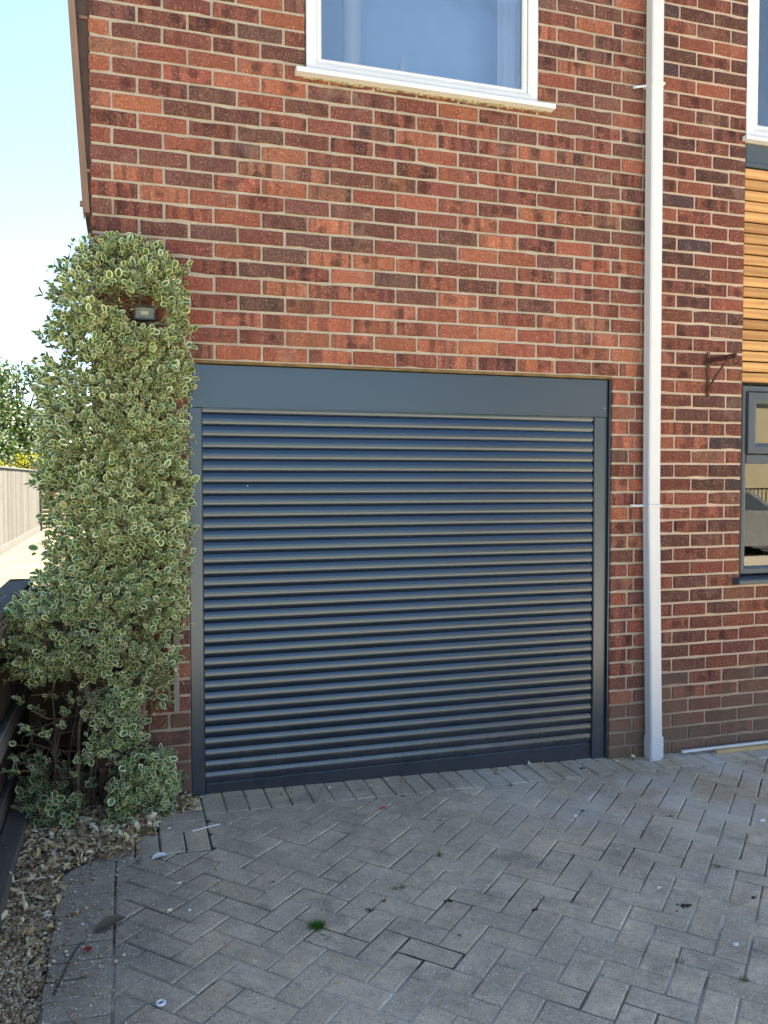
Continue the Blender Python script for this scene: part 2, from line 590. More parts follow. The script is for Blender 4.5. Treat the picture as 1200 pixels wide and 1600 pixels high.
def m_leaf(name, green, green2, margin, edge=(0.62, 0.80), rough=0.38, trans=0.25):
    """vc: r = distance from midrib to the leaf edge 0..1, g = seed, b = age"""
    t = NT(name)
    p = t.pos()
    s = t.sep(t.attr('vc').outputs['Color'])
    c = t.mix(s[1], green, green2)
    n1 = t.noise(p, 120, 3)
    e = t.math('ADD', s[0], t.rng(n1, 0.3, 0.7, -0.14, 0.14))
    e = t.math('ADD', e, t.rng(s[2], 0, 1, -0.10, 0.12))
    c = t.mix(t.rng(e, edge[0], edge[1], 0, 1), c, margin)
    c = t.mix(t.rng(s[2], 0.86, 0.96, 0, 0.55), c, (0.30, 0.27, 0.10))
    t.fin(c, rough, 0.5)
    tl = t.n('BsdfTranslucent')
    t.link(t.mix(1.0, c, (0.95, 1.0, 0.5), 'MULTIPLY'), tl.inputs[0])
    ms = t.n('MixShader')
    ms.inputs[0].default_value = trans
    t.link(t.b.outputs[0], ms.inputs[1])
    t.link(tl.outputs[0], ms.inputs[2])
    t.link(ms.outputs[0], t.out.inputs['Surface'])
    return t.mat


def m_vc(name, rough=0.85, bump=0.002, bscale=120, spec=0.25, mul=0.35):
    """colour straight from the piece's own vc attribute, with fine variation"""
    t = NT(name)
    p = t.pos()
    vc = t.attr('vc').outputs['Color']
    n1 = t.noise(p, bscale, 4, 0.65)
    c = t.mix(t.rng(n1, 0.3, 0.7, 0, mul), vc, t.mix(1.0, vc, (0.45, 0.45, 0.45), 'MULTIPLY'))
    t.bump(n1, 0.6, bump)
    return t.fin(c, rough, spec)


def m_ground(name, ca, cb, scale=0.6, fine=40):
    t = NT(name)
    p = t.pos()
    c = t.mix(t.rng(t.noise(p, scale, 6, 0.65), 0.3, 0.7, 0, 1), ca, cb)
    n2 = t.noise(p, fine, 4, 0.7)
    c = t.mix(t.rng(n2, 0.35, 0.7, 0, 0.5), c, t.mix(1.0, c, (0.6, 0.6, 0.6), 'MULTIPLY'))
    t.bump(n2, 0.5, 0.01)
    return t.fin(c, 0.95, 0.15)


M = {}
M['brick'] = m_brick()
M['mortar'] = m_mortar()
M['paver'] = m_paver()
M['sand'] = m_joint_sand()
M['shutter'] = m_shutter('anthracite_powder_coat', (0.0045, 0.0115, 0.0225), 0.24)
M['shutter_flat'] = m_shutter('anthracite_trim', (0.0075, 0.018, 0.033), 0.32)
M['black'] = m_simple('black_rubber', (0.012, 0.012, 0.013), 0.7)
M['upvc'] = m_simple('white_upvc', (0.64, 0.66, 0.68), 0.32, 0.03, 4, dirt=0.12, dirtcol=(0.45, 0.43, 0.38))
M['pipe'] = m_simple('white_pvc_pipe', (0.56, 0.58, 0.61), 0.36, 0.03, 3, dirt=0.14, dirtcol=(0.40, 0.38, 0.34))
M['greyframe'] = m_simple('slate_grey_upvc', (0.050, 0.066, 0.086), 0.42, 0.08, 5)
M['soffit'] = m_simple('dark_brown_stain', (0.050, 0.030, 0.022), 0.6, 0.3, 12, 0.001)
M['barge'] = m_wood('weathered_brown_board', (0.20, 0.125, 0.095), (0.30, 0.20, 0.155), (0.09, 0.06, 0.045), 'z')
M['foam'] = m_simple('yellow_foam', (0.36, 0.31, 0.20), 0.9, 0.3, 40, 0.004, 120)
M['cedar'] = m_wood('oiled_cedar', (0.44, 0.225, 0.085), (0.60, 0.345, 0.14), (0.13, 0.06, 0.025), 'x', 1.0, 0.55, stain=0.15)
M['rust'] = m_simple('rusty_iron', (0.075, 0.032, 0.020), 0.85, 0.6, 30, 0.002, 160)
M['steel'] = m_simple('nail_steel', (0.45, 0.40, 0.33), 0.4, metal=0.8)
M['glass_obscure'] = m_glass('obscure_glass', 0.05, (0.86, 0.92, 0.97), 0.10, 0.01, (0.42, 0.60, 0.84), 0.10)  # blue body tint stands in for the sky's reflection
M['glass'] = m_glass('clear_glass', 0.01, (0.85, 0.92, 0.90), 0.0, 0.0)
M['blind'] = m_simple('pale_blind_cloth', (0.46, 0.62, 0.86), 0.9, 0.05)
M['room'] = m_simple('cream_plaster', (0.66, 0.63, 0.52), 0.9, 0.05)
M['white_plastic'] = m_simple('white_plastic', (0.78, 0.80, 0.82), 0.4, 0.03)
M['bright_white'] = m_simple('bright_white_plastic', (0.88, 0.89, 0.90), 0.4, 0.02)
M['oldwood'] = m_wood('dark_weathered_timber', (0.085, 0.078, 0.070), (0.18, 0.165, 0.15), (0.03, 0.027, 0.024), 'y', 1.0, 0.9, stain=0.4)
M['oldwoodz'] = m_wood('dark_weathered_post', (0.070, 0.060, 0.050), (0.15, 0.13, 0.11), (0.03, 0.026, 0.022), 'z', 1.0, 0.9, stain=0.4)
M['panelwood'] = m_wood('brown_fence_board', (0.15, 0.105, 0.055), (0.27, 0.19, 0.10), (0.06, 0.045, 0.03), 'z', 1.0, 0.85)
M['greywood'] = m_wood('silver_grey_board', (0.066, 0.065, 0.062), (0.125, 0.122, 0.116), (0.022, 0.021, 0.02), 'z', 0.6, 0.9, stain=0.35)
M['trellis'] = m_wood('grey_trellis_batten', (0.17, 0.155, 0.13), (0.27, 0.25, 0.21), (0.08, 0.07, 0.06), 'z', 1.2, 0.9)
M['sleeper'] = m_wood('sleeper_timber', (0.15, 0.138, 0.122), (0.29, 0.27, 0.245), (0.05, 0.046, 0.04), 'y', 0.8, 0.92, stain=0.45)
M['pine'] = m_wood('raw_pine_batten', (0.42, 0.28, 0.14), (0.54, 0.38, 0.21), (0.22, 0.13, 0.06), 'x', 1.0, 0.7)
M['leaf'] = m_leaf('variegated_leaf', (0.042, 0.115, 0.036), (0.135, 0.235, 0.055), (0.76, 0.79, 0.50), (0.56, 0.76))
M['twig'] = m_simple('brown_twig', (0.145, 0.105, 0.072), 0.85, 0.35, 30)
M['stone'] = m_vc('pea_gravel', 0.7, 0.001, 160)
M['litter'] = m_vc('dry_leaf', 0.85, 0.001, 200, 0.2)
M['soil'] = m_ground('soil_bed', (0.045, 0.034, 0.024), (0.10, 0.08, 0.06), 5, 120)
M['grass'] = m_vc('grass_blade', 0.6, 0.0005, 90, 0.3)
M['moss'] = m_vc('dark_moss', 0.98, 0.003, 300, 0.1)
M['path'] = m_ground('pale_path', (0.115, 0.095, 0.066), (0.16, 0.133, 0.095), 0.8, 30)
M['ground'] = m_ground('open_ground', (0.075, 0.085, 0.040), (0.13, 0.135, 0.07), 0.3, 14)
M['bounce_forecourt'] = m_ground('pale_concrete_apron', (0.36, 0.32, 0.265), (0.45, 0.41, 0.345), 0.5, 20)
M['road'] = m_ground('asphalt', (0.045, 0.045, 0.045), (0.075, 0.073, 0.07), 0.6, 60)
M['roof'] = m_simple('brown_roof_tile', (0.13, 0.075, 0.055), 0.85, 0.3, 6, 0.01, 20)
M['render'] = m_simple('cream_render', (0.50, 0.44, 0.29), 0.9, 0.06, 2)
M['treeleaf'] = m_leaf('tree_leaf', (0.030, 0.060, 0.024), (0.062, 0.100, 0.036), (0.07, 0.11, 0.04), (2, 3), 0.55, 0.35)
M['bushleaf'] = m_leaf('golden_leaf', (0.17, 0.18, 0.02), (0.26, 0.23, 0.03), (0.4, 0.4, 0.1), (2, 3), 0.5, 0.4)
M['bark'] = m_simple('tree_bark', (0.085, 0.07, 0.055), 0.95, 0.4, 8, 0.01, 30)


def vsd():
    return (random.random(), random.random(), random.random(), 1)


# ------------------------------------------------------------------ ground
def gz(x, y=0.0):
    """the driveway falls very slightly to the right along the wall"""
    return 0.018 - 0.018 * max(-3.0, min(6.0, x))


g = MB()
S = 600
g.add([(-S, -S, -0.14), (S, -S, -0.14), (S, S, -0.14), (-S, S, -0.14)], [(0, 1, 2, 3)])
g.build('ground', M['ground'], kind='structure')

pth = MB()
pth.add([(-2.9, -3.4, -0.02), (-1.0, -3.4, -0.02), (-1.0, 1.11, -0.02), (-0.56, 1.11, -0.02), (-0.56, 27.0, -0.02), (-2.9, 27.0, -0.02)], [(0, 1, 2, 3, 4, 5)])
pth.build('path', M['path'], kind='structure')

bed = MB()
bed.add([(-0.99, -2.6, 0.004), (-0.30, -2.6, 0.0), (-0.05, 0.06, 0.0), (-0.545, 0.06, 0.004), (-0.545, 1.15, 0.004), (-0.99, 1.15, 0.004)], [(0, 1, 2, 3, 4, 5)])
bed.build('planting_bed', M['soil'], kind='structure')

fc = MB()
fc.box(-14, 20, -11.0, -3.4, -0.135, -0.09)
fc.build('bounce_forecourt', M['bounce_forecourt'], kind='structure')  # unseen pale paving, added to bounce sunlight onto the house front

road = MB()
road.box(-60, 60, -17.0, -12.0, -0.14, -0.10)
road.build('road', M['road'], kind='structure')

# ---- block paved driveway
UNIT = 0.1005
E_U = (math.cos(R(44)), math.sin(R(44)))
E_V = (-E_U[1], E_U[0])
ANCH = (0.621, -1.856)              # a joint corner read off the photograph


def clip(poly, a, b, c):
    """keep a*x+b*y <= c"""
    out = []
    for i in range(len(poly)):
        p, q = poly[i], poly[(i + 1) % len(poly)]
        dp, dq = a * p[0] + b * p[1] - c, a * q[0] + b * q[1] - c
        if dp <= 0: out.append(p)
        if (dp < 0 < dq) or (dq < 0 < dp):
            t = dp / (dp - dq)
            out.append((p[0] + (q[0] - p[0]) * t, p[1] + (q[1] - p[1]) * t))
    return out


def area(poly):
    return 0.5 * sum(poly[i][0] * poly[(i + 1) % len(poly)][1] - poly[(i + 1) % len(poly)][0] * poly[i][1] for i in range(len(poly)))


def inset(poly, d):
    n = len(poly)
    out = []
    for i in range(n):
        p0, p1, p2 = Vector(poly[i - 1]), Vector(poly[i]), Vector(poly[(i + 1) % n])
        a, b = (p1 - p0), (p2 - p1)
        if a.length < 1e-6 or b.length < 1e-6:
            out.append(tuple(p1)); continue
        a.normalize(); b.normalize()
        na, nb = Vector((-a.y, a.x)), Vector((-b.y, b.x))
        m = na + nb
        if m.length < 1e-3:
            out.append(tuple(p1)); continue
        m = m / m.length
        k = d / max(0.35, m.dot(na))
        out.append((p1.x + m.x * k, p1.y + m.y * k))
    return out


def rect(x0, x1, y0, y1): return [(x0, y0), (x1, y0), (x1, y1), (x0, y1)]


polys = []
for j in range(-40, 60):
    for k in range(-20, 20):
        for vert in (0, 1):
            if not vert: u0, v0, du, dv = j + 4 * k, j, 2, 1
            else: u0, v0, du, dv = j + 3 + 4 * k, j, 1, 2
            cx = ANCH[0] + ((u0 + du / 2) * E_U[0] + (v0 + dv / 2) * E_V[0]) * UNIT
            cy = ANCH[1] + ((u0 + du / 2) * E_U[1] + (v0 + dv / 2) * E_V[1]) * UNIT
            if cx < -0.8 or cx > 4.6 or cy > 0 or cy < -3.4: continue
            pl = []
            for a, b in ((u0, v0), (u0 + du, v0), (u0 + du, v0 + dv), (u0, v0 + dv)):
                pl.append((ANCH[0] + (a * E_U[0] + b * E_V[0]) * UNIT, ANCH[1] + (a * E_U[1] + b * E_V[1]) * UNIT))
            def inreg(p): return (p[0] >= -0.085 and p[1] <= -0.205) or (p[0] >= -0.465 and p[1] <= -0.575)
            if all(inreg(p) for p in pl):
                polys.append(pl); continue
            a = clip(clip(pl, -1, 0, 0.085), 0, 1, -0.205)
            if len(a) > 2 and area(a) > 0.0012: polys.append(a)
            b = clip(clip(clip(pl, -1, 0, 0.465), 0, 1, -0.575), 1, 0, -0.085)
            if len(b) > 2 and area(b) > 0.0012: polys.append(b)
# border courses
x = -0.085
while x < 4.6:
    polys.append(rect(x, x + 0.1015, -0.205, 0.03 if x > 2.1 or x < -0.1 else 0.075))
    x += 0.1025
polys.append(rect(-0.186, -0.087, -0.155, 0.02))
polys.append(rect(-0.287, -0.188, -0.155, -0.02))
polys.append(rect(-0.287, -0.087, -0.262, -0.157))
polys.append(rect(-0.292, -0.087, -0.367, -0.264))
for i in range(3): polys.append(rect(-0.392 + 0.1015 * i, -0.293 + 0.1015 * i, -0.573, -0.369))
polys.append([(-0.545, -0.550), (-0.470, -0.576), (-0.394, -0.576), (-0.394, -0.372), (-0.455, -0.42)])
polys.append([(-0.662, -0.663), (-0.468, -0.663), (-0.468, -0.579), (-0.548, -0.553), (-0.62, -0.605)])
y = -0.665
while y > -3.3:
    polys.append(rect(-0.668 - random.uniform(-0.006, 0.006), -0.468, y - 0.1, y))
    y -= 0.1018


def paver_mesh(poly, mb):
    pl = inset(poly, random.uniform(0.0012, 0.0024))
    if area(pl) <= 0: return
    n = len(pl)
    cx = sum(p[0] for p in pl) / n
    cy = sum(p[1] for p in pl) / n
    dz = random.uniform(-0.0018, 0.0018)
    tx, ty = random.gauss(0, 0.006), random.gauss(0, 0.006)
    top = inset(pl, random.uniform(0.004, 0.007))
    def Z(p): return gz(p[0]) + dz + tx * (p[0] - cx) + ty * (p[1] - cy)
    v = [(p[0], p[1], Z(p)) for p in top] + [(p[0], p[1], Z(p) - 0.0045) for p in pl] + [(p[0], p[1], Z(p) - 0.035) for p in pl]
    f = [tuple(range(n))]
    for r in (0, 1):
        for i in range(n):
            k = (i + 1) % n
            f.append(((r + 1) * n + i, (r + 1) * n + k, r * n + k, r * n + i))
    t = random.random()
    if t < 0.55: base = (0.63, 0.505, 0.350)
    elif t < 0.8: base = (0.64, 0.495, 0.335)
    else: base = (0.60, 0.490, 0.350)
    k = random.uniform(0.91, 1.09)
    col = tuple(b * k for b in base) + (1,)
    mb.add(v, f, 0, vc=col)
    return cx, cy


drive = MB()
NX, NY = 150, 100
gv, gf = [], []
for iy in range(NY + 1):
    for ix in range(NX + 1):
        px, py = -0.664 + 5.26 * ix / NX, -3.4 + 3.47 * iy / NY
        q = mnoise.noise(Vector((px * 3.1, py * 3.1, 0.3))) + 0.6 * mnoise.noise(Vector((px * 9, py * 9, 4.1)))
        full = 0.0022 * max(0.0, min(1.0, (-1.15 - py) / 0.5))
        gv.append((px, py, gz(px) - 0.0052 + 0.0018 * q + 0.8 * full))
def in_drive(px, py):
    if px > 2.16 or px < -0.13:
        if py > 0.02: return False
    if px < -0.27 and py > -0.34: return False
    if px < -0.285 and py > -0.36 - (-0.285 - px) * 0.62: return False
    return True
for iy in range(NY):
    for ix in range(NX):
        a = iy * (NX + 1) + ix
        cxm, cym = (gv[a][0] + gv[a + NX + 2][0]) / 2, (gv[a][1] + gv[a + NX + 2][1]) / 2
        if in_drive(cxm, cym): gf.append((a, a + 1, a + NX + 2, a + NX + 1))
drive.add(gv, gf)
driveway = drive.build('driveway', M['sand'], kind='structure', smooth=True)
CAMP = Vector(cam.location)
FWD = Vector((-math.sin(YAW), math.cos(YAW), 0))
RGT = Vector((math.cos(YAW), math.sin(YAW), 0))


def pix(p):
    """rough screen position 0..1 and depth, only used to choose which repeats stay single objects"""
    d = Vector(p) - CAMP
    fw = d.dot(FWD) * math.cos(PITCH) + d.z * math.sin(PITCH)
    up = -d.dot(FWD) * math.sin(PITCH) + d.z * math.cos(PITCH)
    if fw < 0.1: return -9, -9, 99
    return 0.5 + 1300 * d.dot(RGT) / fw / 1200, 0.5 - 1300 * up / fw / 1600, fw


def in_view(p, m=0.015):
    a, b, w = pix(p)
    return -m < a < 1 + m and -m < b < 1 + m


def pcen(pl): return (sum(p[0] for p in pl) / len(pl), sum(p[1] for p in pl) / len(pl), 0.0)


vis, far_p = [], []
for pl in polys:
    (vis if in_view(pcen(pl)) else far_p).append(pl)
vis.sort(key=lambda pl: -area(pl) / pix(pcen(pl))[2] ** 3)
for pl in vis[:300]:
    mb = MB()
    c = paver_mesh(pl, mb)
    if c: mb.build('paving_block', M['paver'], driveway, origin=(c[0], c[1], gz(c[0])))
mb = MB()
for pl in vis[300:] + far_p: paver_mesh(pl, mb)
mb.build('paving_blocks', M['paver'], driveway, kind='stuff')

# ------------------------------------------------------------------ the house
CO = 0.0794                       # course height
ZC0 = 2.148                       # middle of the course over the door
XL = -0.547                       # left corner of the front wall
XR = 5.2                          # right end of the front wall (outside the picture)
DOOR = (-0.127, 2.156, -1.0, ZC0 - CO / 2)
WIN = (0.440, 1.690, 3.500, 4.62)
BAY = (3.016, 4.60, 0.955, 4.85)
HOLES = (DOOR, WIN, BAY)
EAVES = 5.0

house = empty('brick_house', (XL, 0, 0))
tag(house, 'red brick house with a roller garage door, white upstairs window and timber cladding', 'house')

# mortar sheet: rectangles around the openings
xs = sorted({XL + 0.006, XR} | {h[0] for h in HOLES} | {h[1] for h in HOLES})
zs = sorted({-0.14, EAVES} | {max(-0.14, h[2]) for h in HOLES} | {h[3] for h in HOLES})
mb = MB()
for i in range(len(xs) - 1):
    for j in range(len(zs) - 1):
        mx, mz = (xs[i] + xs[i + 1]) / 2, (zs[j] + zs[j + 1]) / 2
        if any(h[0] < mx < h[1] and h[2] < mz < h[3] for h in HOLES): continue
        mb.add([(xs[i], 0.0065, zs[j]), (xs[i + 1], 0.0065, zs[j]), (xs[i + 1], 0.0065, zs[j + 1]), (xs[i], 0.0065, zs[j + 1])], [(0, 1, 2, 3)])
# reveals
for h in HOLES:
    z0 = max(-0.14, h[2])
    mb.add([(h[0], 0.0065, z0), (h[0], 0.11, z0), (h[0], 0.11, h[3]), (h[0], 0.0065, h[3])], [(0, 1, 2, 3)])
    mb.add([(h[1], 0.0065, z0), (h[1], 0.11, z0), (h[1], 0.11, h[3]), (h[1], 0.0065, h[3])], [(3, 2, 1, 0)])
    mb.add([(h[0], 0.0065, h[3]), (h[0], 0.11, h[3]), (h[1], 0.11, h[3]), (h[1], 0.0065, h[3])], [(0, 1, 2, 3)])
    mb.add([(h[0], 0.0065, z0), (h[0], 0.11, z0), (h[1], 0.11, z0), (h[1], 0.0065, z0)], [(3, 2, 1, 0)])
front_wall = mb.build('front_wall', M['mortar'], house)


def brick_colour(x, z):
    right = x > 2.39
    t = random.random()
    if right:
        if t < 0.42: c = (0.145, 0.044, 0.032)
        elif t < 0.72: c = (0.094, 0.037, 0.031)
        elif t < 0.88: c = (0.200, 0.062, 0.040)
        elif t < 0.95: c = (0.165, 0.066, 0.048)
        else: c = (0.060, 0.034, 0.038)
    else:
        warm = max(0.0, 1 - abs(z - 2.30) / 0.42) * 0.5 + (0.12 if x > 2.1 and z < 2.1 else 0)
        if t < 0.30 + warm: c = random.choice([(0.262, 0.084, 0.052), (0.29, 0.100, 0.062), (0.235, 0.072, 0.047)])
        elif t < 0.66 + warm * 0.6: c = random.choice([(0.180, 0.056, 0.041), (0.165, 0.054, 0.042)])
        elif t < 0.90: c = random.choice([(0.130, 0.050, 0.041), (0.140, 0.057, 0.046)])
        elif t < 0.94: c = (0.118, 0.058, 0.048)
        else: c = (0.21, 0.085, 0.056)
    k = random.uniform(0.85, 1.18)
    c = (c[0] * 1.10, c[1] * 1.12, c[2] * 1.10)
    return tuple(min(0.6, q * k * random.uniform(0.95, 1.05)) for q in c) + (1,)


def brick_mesh(mb, x0, x1, z0, z1, axis='x', at=0.0, col=None, wob=1.0):
    """a clay brick with a worn, slightly irregular outline; axis x = in the front wall, axis y = in the side wall"""
    L, H = x1 - x0, z1 - z0
    seed = random.random()
    col = col or brick_colour(x0, z0)
    band = random.choice([0, 0.25, 0.6, 0.9, 1.0]) * (1.0 if col[0] > 0.15 else 0.4)
    j = 0.0011 * wob
    per = []
    nl = 3 if L > 0.15 else 2
    for i in range(nl): per.append((x0 + L * i / nl, z0))
    per.append((x1, z0)); per.append((x1, z0 + H * 0.5))
    for i in range(nl): per.append((x1 - L * i / nl, z1))
    per.append((x0, z1)); per.append((x0, z0 + H * 0.5))
    pp = []
    for (a, b) in per:
        cor = (a in (x0, x1)) and (b in (z0, z1))
        ia = (1 if a == x0 else -1) * random.uniform(-0.0004, 0.0014) if cor else random.uniform(-j, j)
        ib = (1 if b == z0 else -1) * random.uniform(-0.0004, 0.0014) if cor else random.uniform(-j, j)
        if random.random() < 0.07: ib += (0.005 if b == z0 else -0.005)
        pp.append((a + ia, b + ib))
    n = len(pp)
    y0 = at + random.uniform(-0.0016, 0.0014)
    tx = random.uniform(-0.004, 0.004)
    cx, cz = (x0 + x1) / 2, (z0 + z1) / 2
    v, aux = [], []
    for ring, (ins, dy) in enumerate(((0.0032, 0.0), (0.0, 0.0034), (0.0, 0.03))):
        for (a, b) in pp:
            aa = a + (ins if a < cx else -ins)
            bb = b + (ins if b < cz else -ins)
            yy = y0 + dy + tx * (a - cx)
            v.append((aa, yy, bb) if axis == 'x' else (XL + (yy - at), aa, bb))
            aux.append(((aa - x0) / 0.215, seed, band, 1.0))
    f = [tuple(range(n))]
    for r in (0, 1):
        for i in range(n):
            k = (i + 1) % n
            f.append(((r + 1) * n + i, (r + 1) * n + k, r * n + k, r * n + i))
    if axis == 'y': f = [q[::-1] for q in f]
    mb.add(v, f, 0, vc=col, aux=aux)


# brick layout of the front wall
bricks = []
for c in range(-28, 37):
    z0, z1 = ZC0 + CO * (c - 0.5) + 0.0066, ZC0 + CO * (c + 0.5) - 0.0066
    if z1 > EAVES: break
    even = c % 2 == 0
    joints = [XL - 0.005]
    k = -2
    p = -0.45 if even else -0.3375
    over = z0 > 2.1
    while p < (2.05 if even else 2.16):
        joints.append(p)
        p += 0.225
    if over: joints += [2.195, 2.40] if even else [2.335, 2.40]
    else: joints += [2.302, 2.40] if not even else [2.262, 2.40]
    q = [3.0195 - (0.115 if even else 0) - 0.2295 * i for i in range(0, 3)]
    joints += sorted(x for x in q if x > 2.45)
    p = 3.0195 + (0.1145 if even else 0.2295)
    if even: pass
    while p < XR:
        joints.append(p)
        p += 0.2295
    joints.append(XR)
    joints = sorted(set(joints))
    # cut at the openings
    segs = [(joints[i] + 0.0058, joints[i + 1] - 0.0058) for i in range(len(joints) - 1)]
    for a, b in segs:
        a += random.uniform(-0.0015, 0.0015)
        b += random.uniform(-0.0015, 0.0015)
        cz = (z0 + z1) / 2
        parts = [(a, b)]
        for h in HOLES:
            if h[2] < cz < h[3]:
                nxt = []
                for s, e in parts:
                    if e <= h[0] or s >= h[1]: nxt.append((s, e)); continue
                    if s < h[0]: nxt.append((s, h[0] - 0.001))
                    if e > h[1]: nxt.append((h[1] + 0.001, e))
                parts = nxt
        for s, e in parts:
            if e - s > 0.03: bricks.append((s, e, z0, z1))
vis_b, rest_b = [], []
for b in bricks:
    cen = ((b[0] + b[1]) / 2, 0, (b[2] + b[3]) / 2)
    hidden = (2.36 < cen[0] < 2.44) or (cen[0] < -0.13 and 0.9 < cen[2] < 2.45)
    (vis_b if in_view(cen) and not hidden else rest_b).append(b)
vis_b.sort(key=lambda b: -(b[1] - b[0]) * (b[3] - b[2]) / pix(((b[0] + b[1]) / 2, 0, b[2]))[2] ** 3)
for b in vis_b[:300]:
    mb = MB()
    brick_mesh(mb, *b)
    mb.build('brick', M['brick'], front_wall, origin=(b[0], 0, b[2]))
mb = MB()
for b in vis_b[300:] + rest_b: brick_mesh(mb, *b)
# brick returns seen in the right-hand reveal of the garage opening
for c in range(-27, 0):
    z0, z1 = ZC0 + CO * (c - 0.5) + 0.0066, ZC0 + CO * (c + 0.5) - 0.0066
    mb.box(2.1535, 2.17, 0.004, 0.10, z0, z1, 0, 0.0, vc=brick_colour(2.2, z0), aux=(0.3, random.random(), 0.2, 1))
mb.build('brick_courses', M['brick'], front_wall, kind='stuff')

# side wall (left, facing the path)
mb = MB()
mb.add([(XL + 0.0065, 0.003, -0.14), (XL + 0.0065, 8.0, -0.14), (XL + 0.0065, 8.0, EAVES), (XL + 0.0065, 0.003, EAVES)], [(3, 2, 1, 0)])
side_wall = mb.build('side_wall', M['mortar'], house)
mb = MB()
for c in range(-28, 10):
    z0, z1 = ZC0 + CO * (c - 0.5) + 0.0066, ZC0 + CO * (c + 0.5) - 0.0066
    even = c % 2 == 0
    y = 0.0 if even else 0.0
    first = True
    while y < 8:
        ln = (0.215 if even else 0.1025) if first else 0.215
        brick_mesh(mb, y + (0.004 if first else 0), y + ln, z0, z1, 'y', 0.0)
        y += ln + 0.01
        first = False
mb.build('brick_courses', M['brick'], side_wall, kind='stuff')

# shell: back, right-hand wall, floors, roof
mb = MB()
mb.box(XL + 0.02, XR, 7.9, 8.0, -0.14, EAVES)
mb.box(XR - 0.1, XR, 0.02, 7.9, -0.14, EAVES)
mb.build('rear_wall', M['mortar'], house)
mb = MB()
mb.box(XL + 0.03, XR - 0.1, 0.12, 7.9, 2.62, 2.75)
mb.box(2.62, 2.70, 0.12, 7.9, -0.1, 2.62)
mb.box(2.70, XR - 0.1, 3.2, 3.3, -0.1, 2.62)
mb.box(XL + 0.03, XR - 0.1, 2.6, 2.7, 2.75, EAVES)
mb.build('inner_wall', M['room'], house)
mb = MB()
ov = 0.32
for y0, z0, y1, z1 in ((-ov, EAVES - 0.02, 4.0, 7.0), (8.0 + ov, EAVES - 0.02, 4.0, 7.0)):
    v = [(XL - 0.15, y0, z0), (XR + 0.2, y0, z0), (XR + 0.2, y1, z1), (XL - 0.15, y1, z1)]
    v += [(a, b, c + 0.12) for a, b, c in v]
    mb.add(v, [(0, 3, 2, 1), (4, 5, 6, 7), (0, 1, 5, 4), (1, 2, 6, 5), (2, 3, 7, 6), (3, 0, 4, 7)])
mb.add([(XL + 0.01, 0, EAVES - 0.05), (XL + 0.01, 8, EAVES - 0.05), (XL + 0.01, 4, 7.0)], [(0, 2, 1)])
mb.add([(XR - 0.01, 0, EAVES - 0.05), (XR - 0.01, 8, EAVES - 0.05), (XR - 0.01, 4, 7.0)], [(0, 1, 2)])
mb.build('roof', M['roof'], house)
mb = MB()
mb.box(XL - 0.15, XR + 0.2, -ov, 0.02, EAVES - 0.06, EAVES - 0.03)
mb.build('soffit', M['upvc'], house)

# leaning timber edge of the cladding that hangs on the left side
mb = MB()
def lean(z): return -0.571 - 0.0553 * (z - 2.749) / 1.0
zb, zt = 2.745, 4.9
v = []
for z in (zb, zt):
    xo = lean(z)
    v += [(xo - 0.008, -0.004, z), (xo + 0.022, -0.004, z), (xo + 0.022, 0.05, z), (xo - 0.008, 0.05, z)]
mb.add(v, [(0, 1, 2, 3)[::-1], (4, 5, 6, 7), (0, 1, 5, 4), (1, 2, 6, 5), (2, 3, 7, 6), (3, 0, 4, 7)], vc=vsd())
edge = mb.build('corner_board', M['barge'], house)
mb = MB()
v = []
for z in (zb + 0.012, zt):
    xo = lean(z)
    v += [(xo + 0.021, 0.012, z), (XL + 0.004, 0.012, z), (XL + 0.004, 7.8, z), (xo - 0.002, 7.8, z), (xo - 0.002, 0.04, z), (xo + 0.021, 0.04, z)]
mb.add(v, [(0, 1, 2, 3, 4, 5)[::-1], (6, 7, 8, 9, 10, 11), (0, 1, 7, 6), (1, 2, 8, 7), (2, 3, 9, 8), (3, 4, 10, 9), (4, 5, 11, 10), (5, 0, 6, 11)])
mb.build('side_cladding', M['soffit'], house)
mb = MB()
mb.box(-0.578, -0.548, 0.0, 0.011, 2.928, 2.940, vc=vsd())
mb.box(-0.582, -0.548, 0.0, 0.011, 3.60, 3.613, vc=vsd())
mb.build('batten', M['barge'], house)
mb = MB()
mb.box(-0.592, -0.580, 0.0, 0.02, 2.775, 2.797, vc=vsd())
mb.box(-0.577, -0.571, 0.002, 0.016, 2.722, 2.745, vc=vsd())
mb.build('fixing_clip', M['barge'], house)

# ---- garage roller door
FY = 0.030                        # face of the frame
mb = MB()
mb.add([(-0.11, 0.085, -0.05), (2.14, 0.085, -0.05), (2.14, 0.085, 2.09), (-0.11, 0.085, 2.09)], [(0, 1, 2, 3)])
door = mb.build('roller_door', M['black'], house)
mb = MB()
mb.box(-0.1235, 2.143, FY - 0.004, 0.10, 1.889, 2.0945, bev=0.004)
mb.build('header_box', M['shutter_flat'], door)
mb = MB()
mb.box(-0.1235, 2.143, FY - 0.0065, FY - 0.002, 1.889, 1.897)
mb.build('header_lip', M['shutter_flat'], door)
for x0, x1 in ((-0.1235, -0.0615), (2.064, 2.143)):
    mb = MB()
    mb.box(x0, x1, FY, 0.09, -0.03, 1.8885, bev=0.003)
    gr = mb.build('guide_rail', M['shutter_flat'], door)
    mb = MB()
    xi = x1 - 0.0 if x0 < 0 else x0
    mb.box(*( (x1 - 0.001, x1 + 0.004) if x0 < 0 else (x0 - 0.004, x0 + 0.001)), 0.034, 0.08, 0.0, 1.886)
    mb.build('brush_seal', M['black'], gr)
N = 12
top = 1.861
PITCH_S = (1.861 - 0.072) / 32.0
prof = []
yy_ = 0.0435
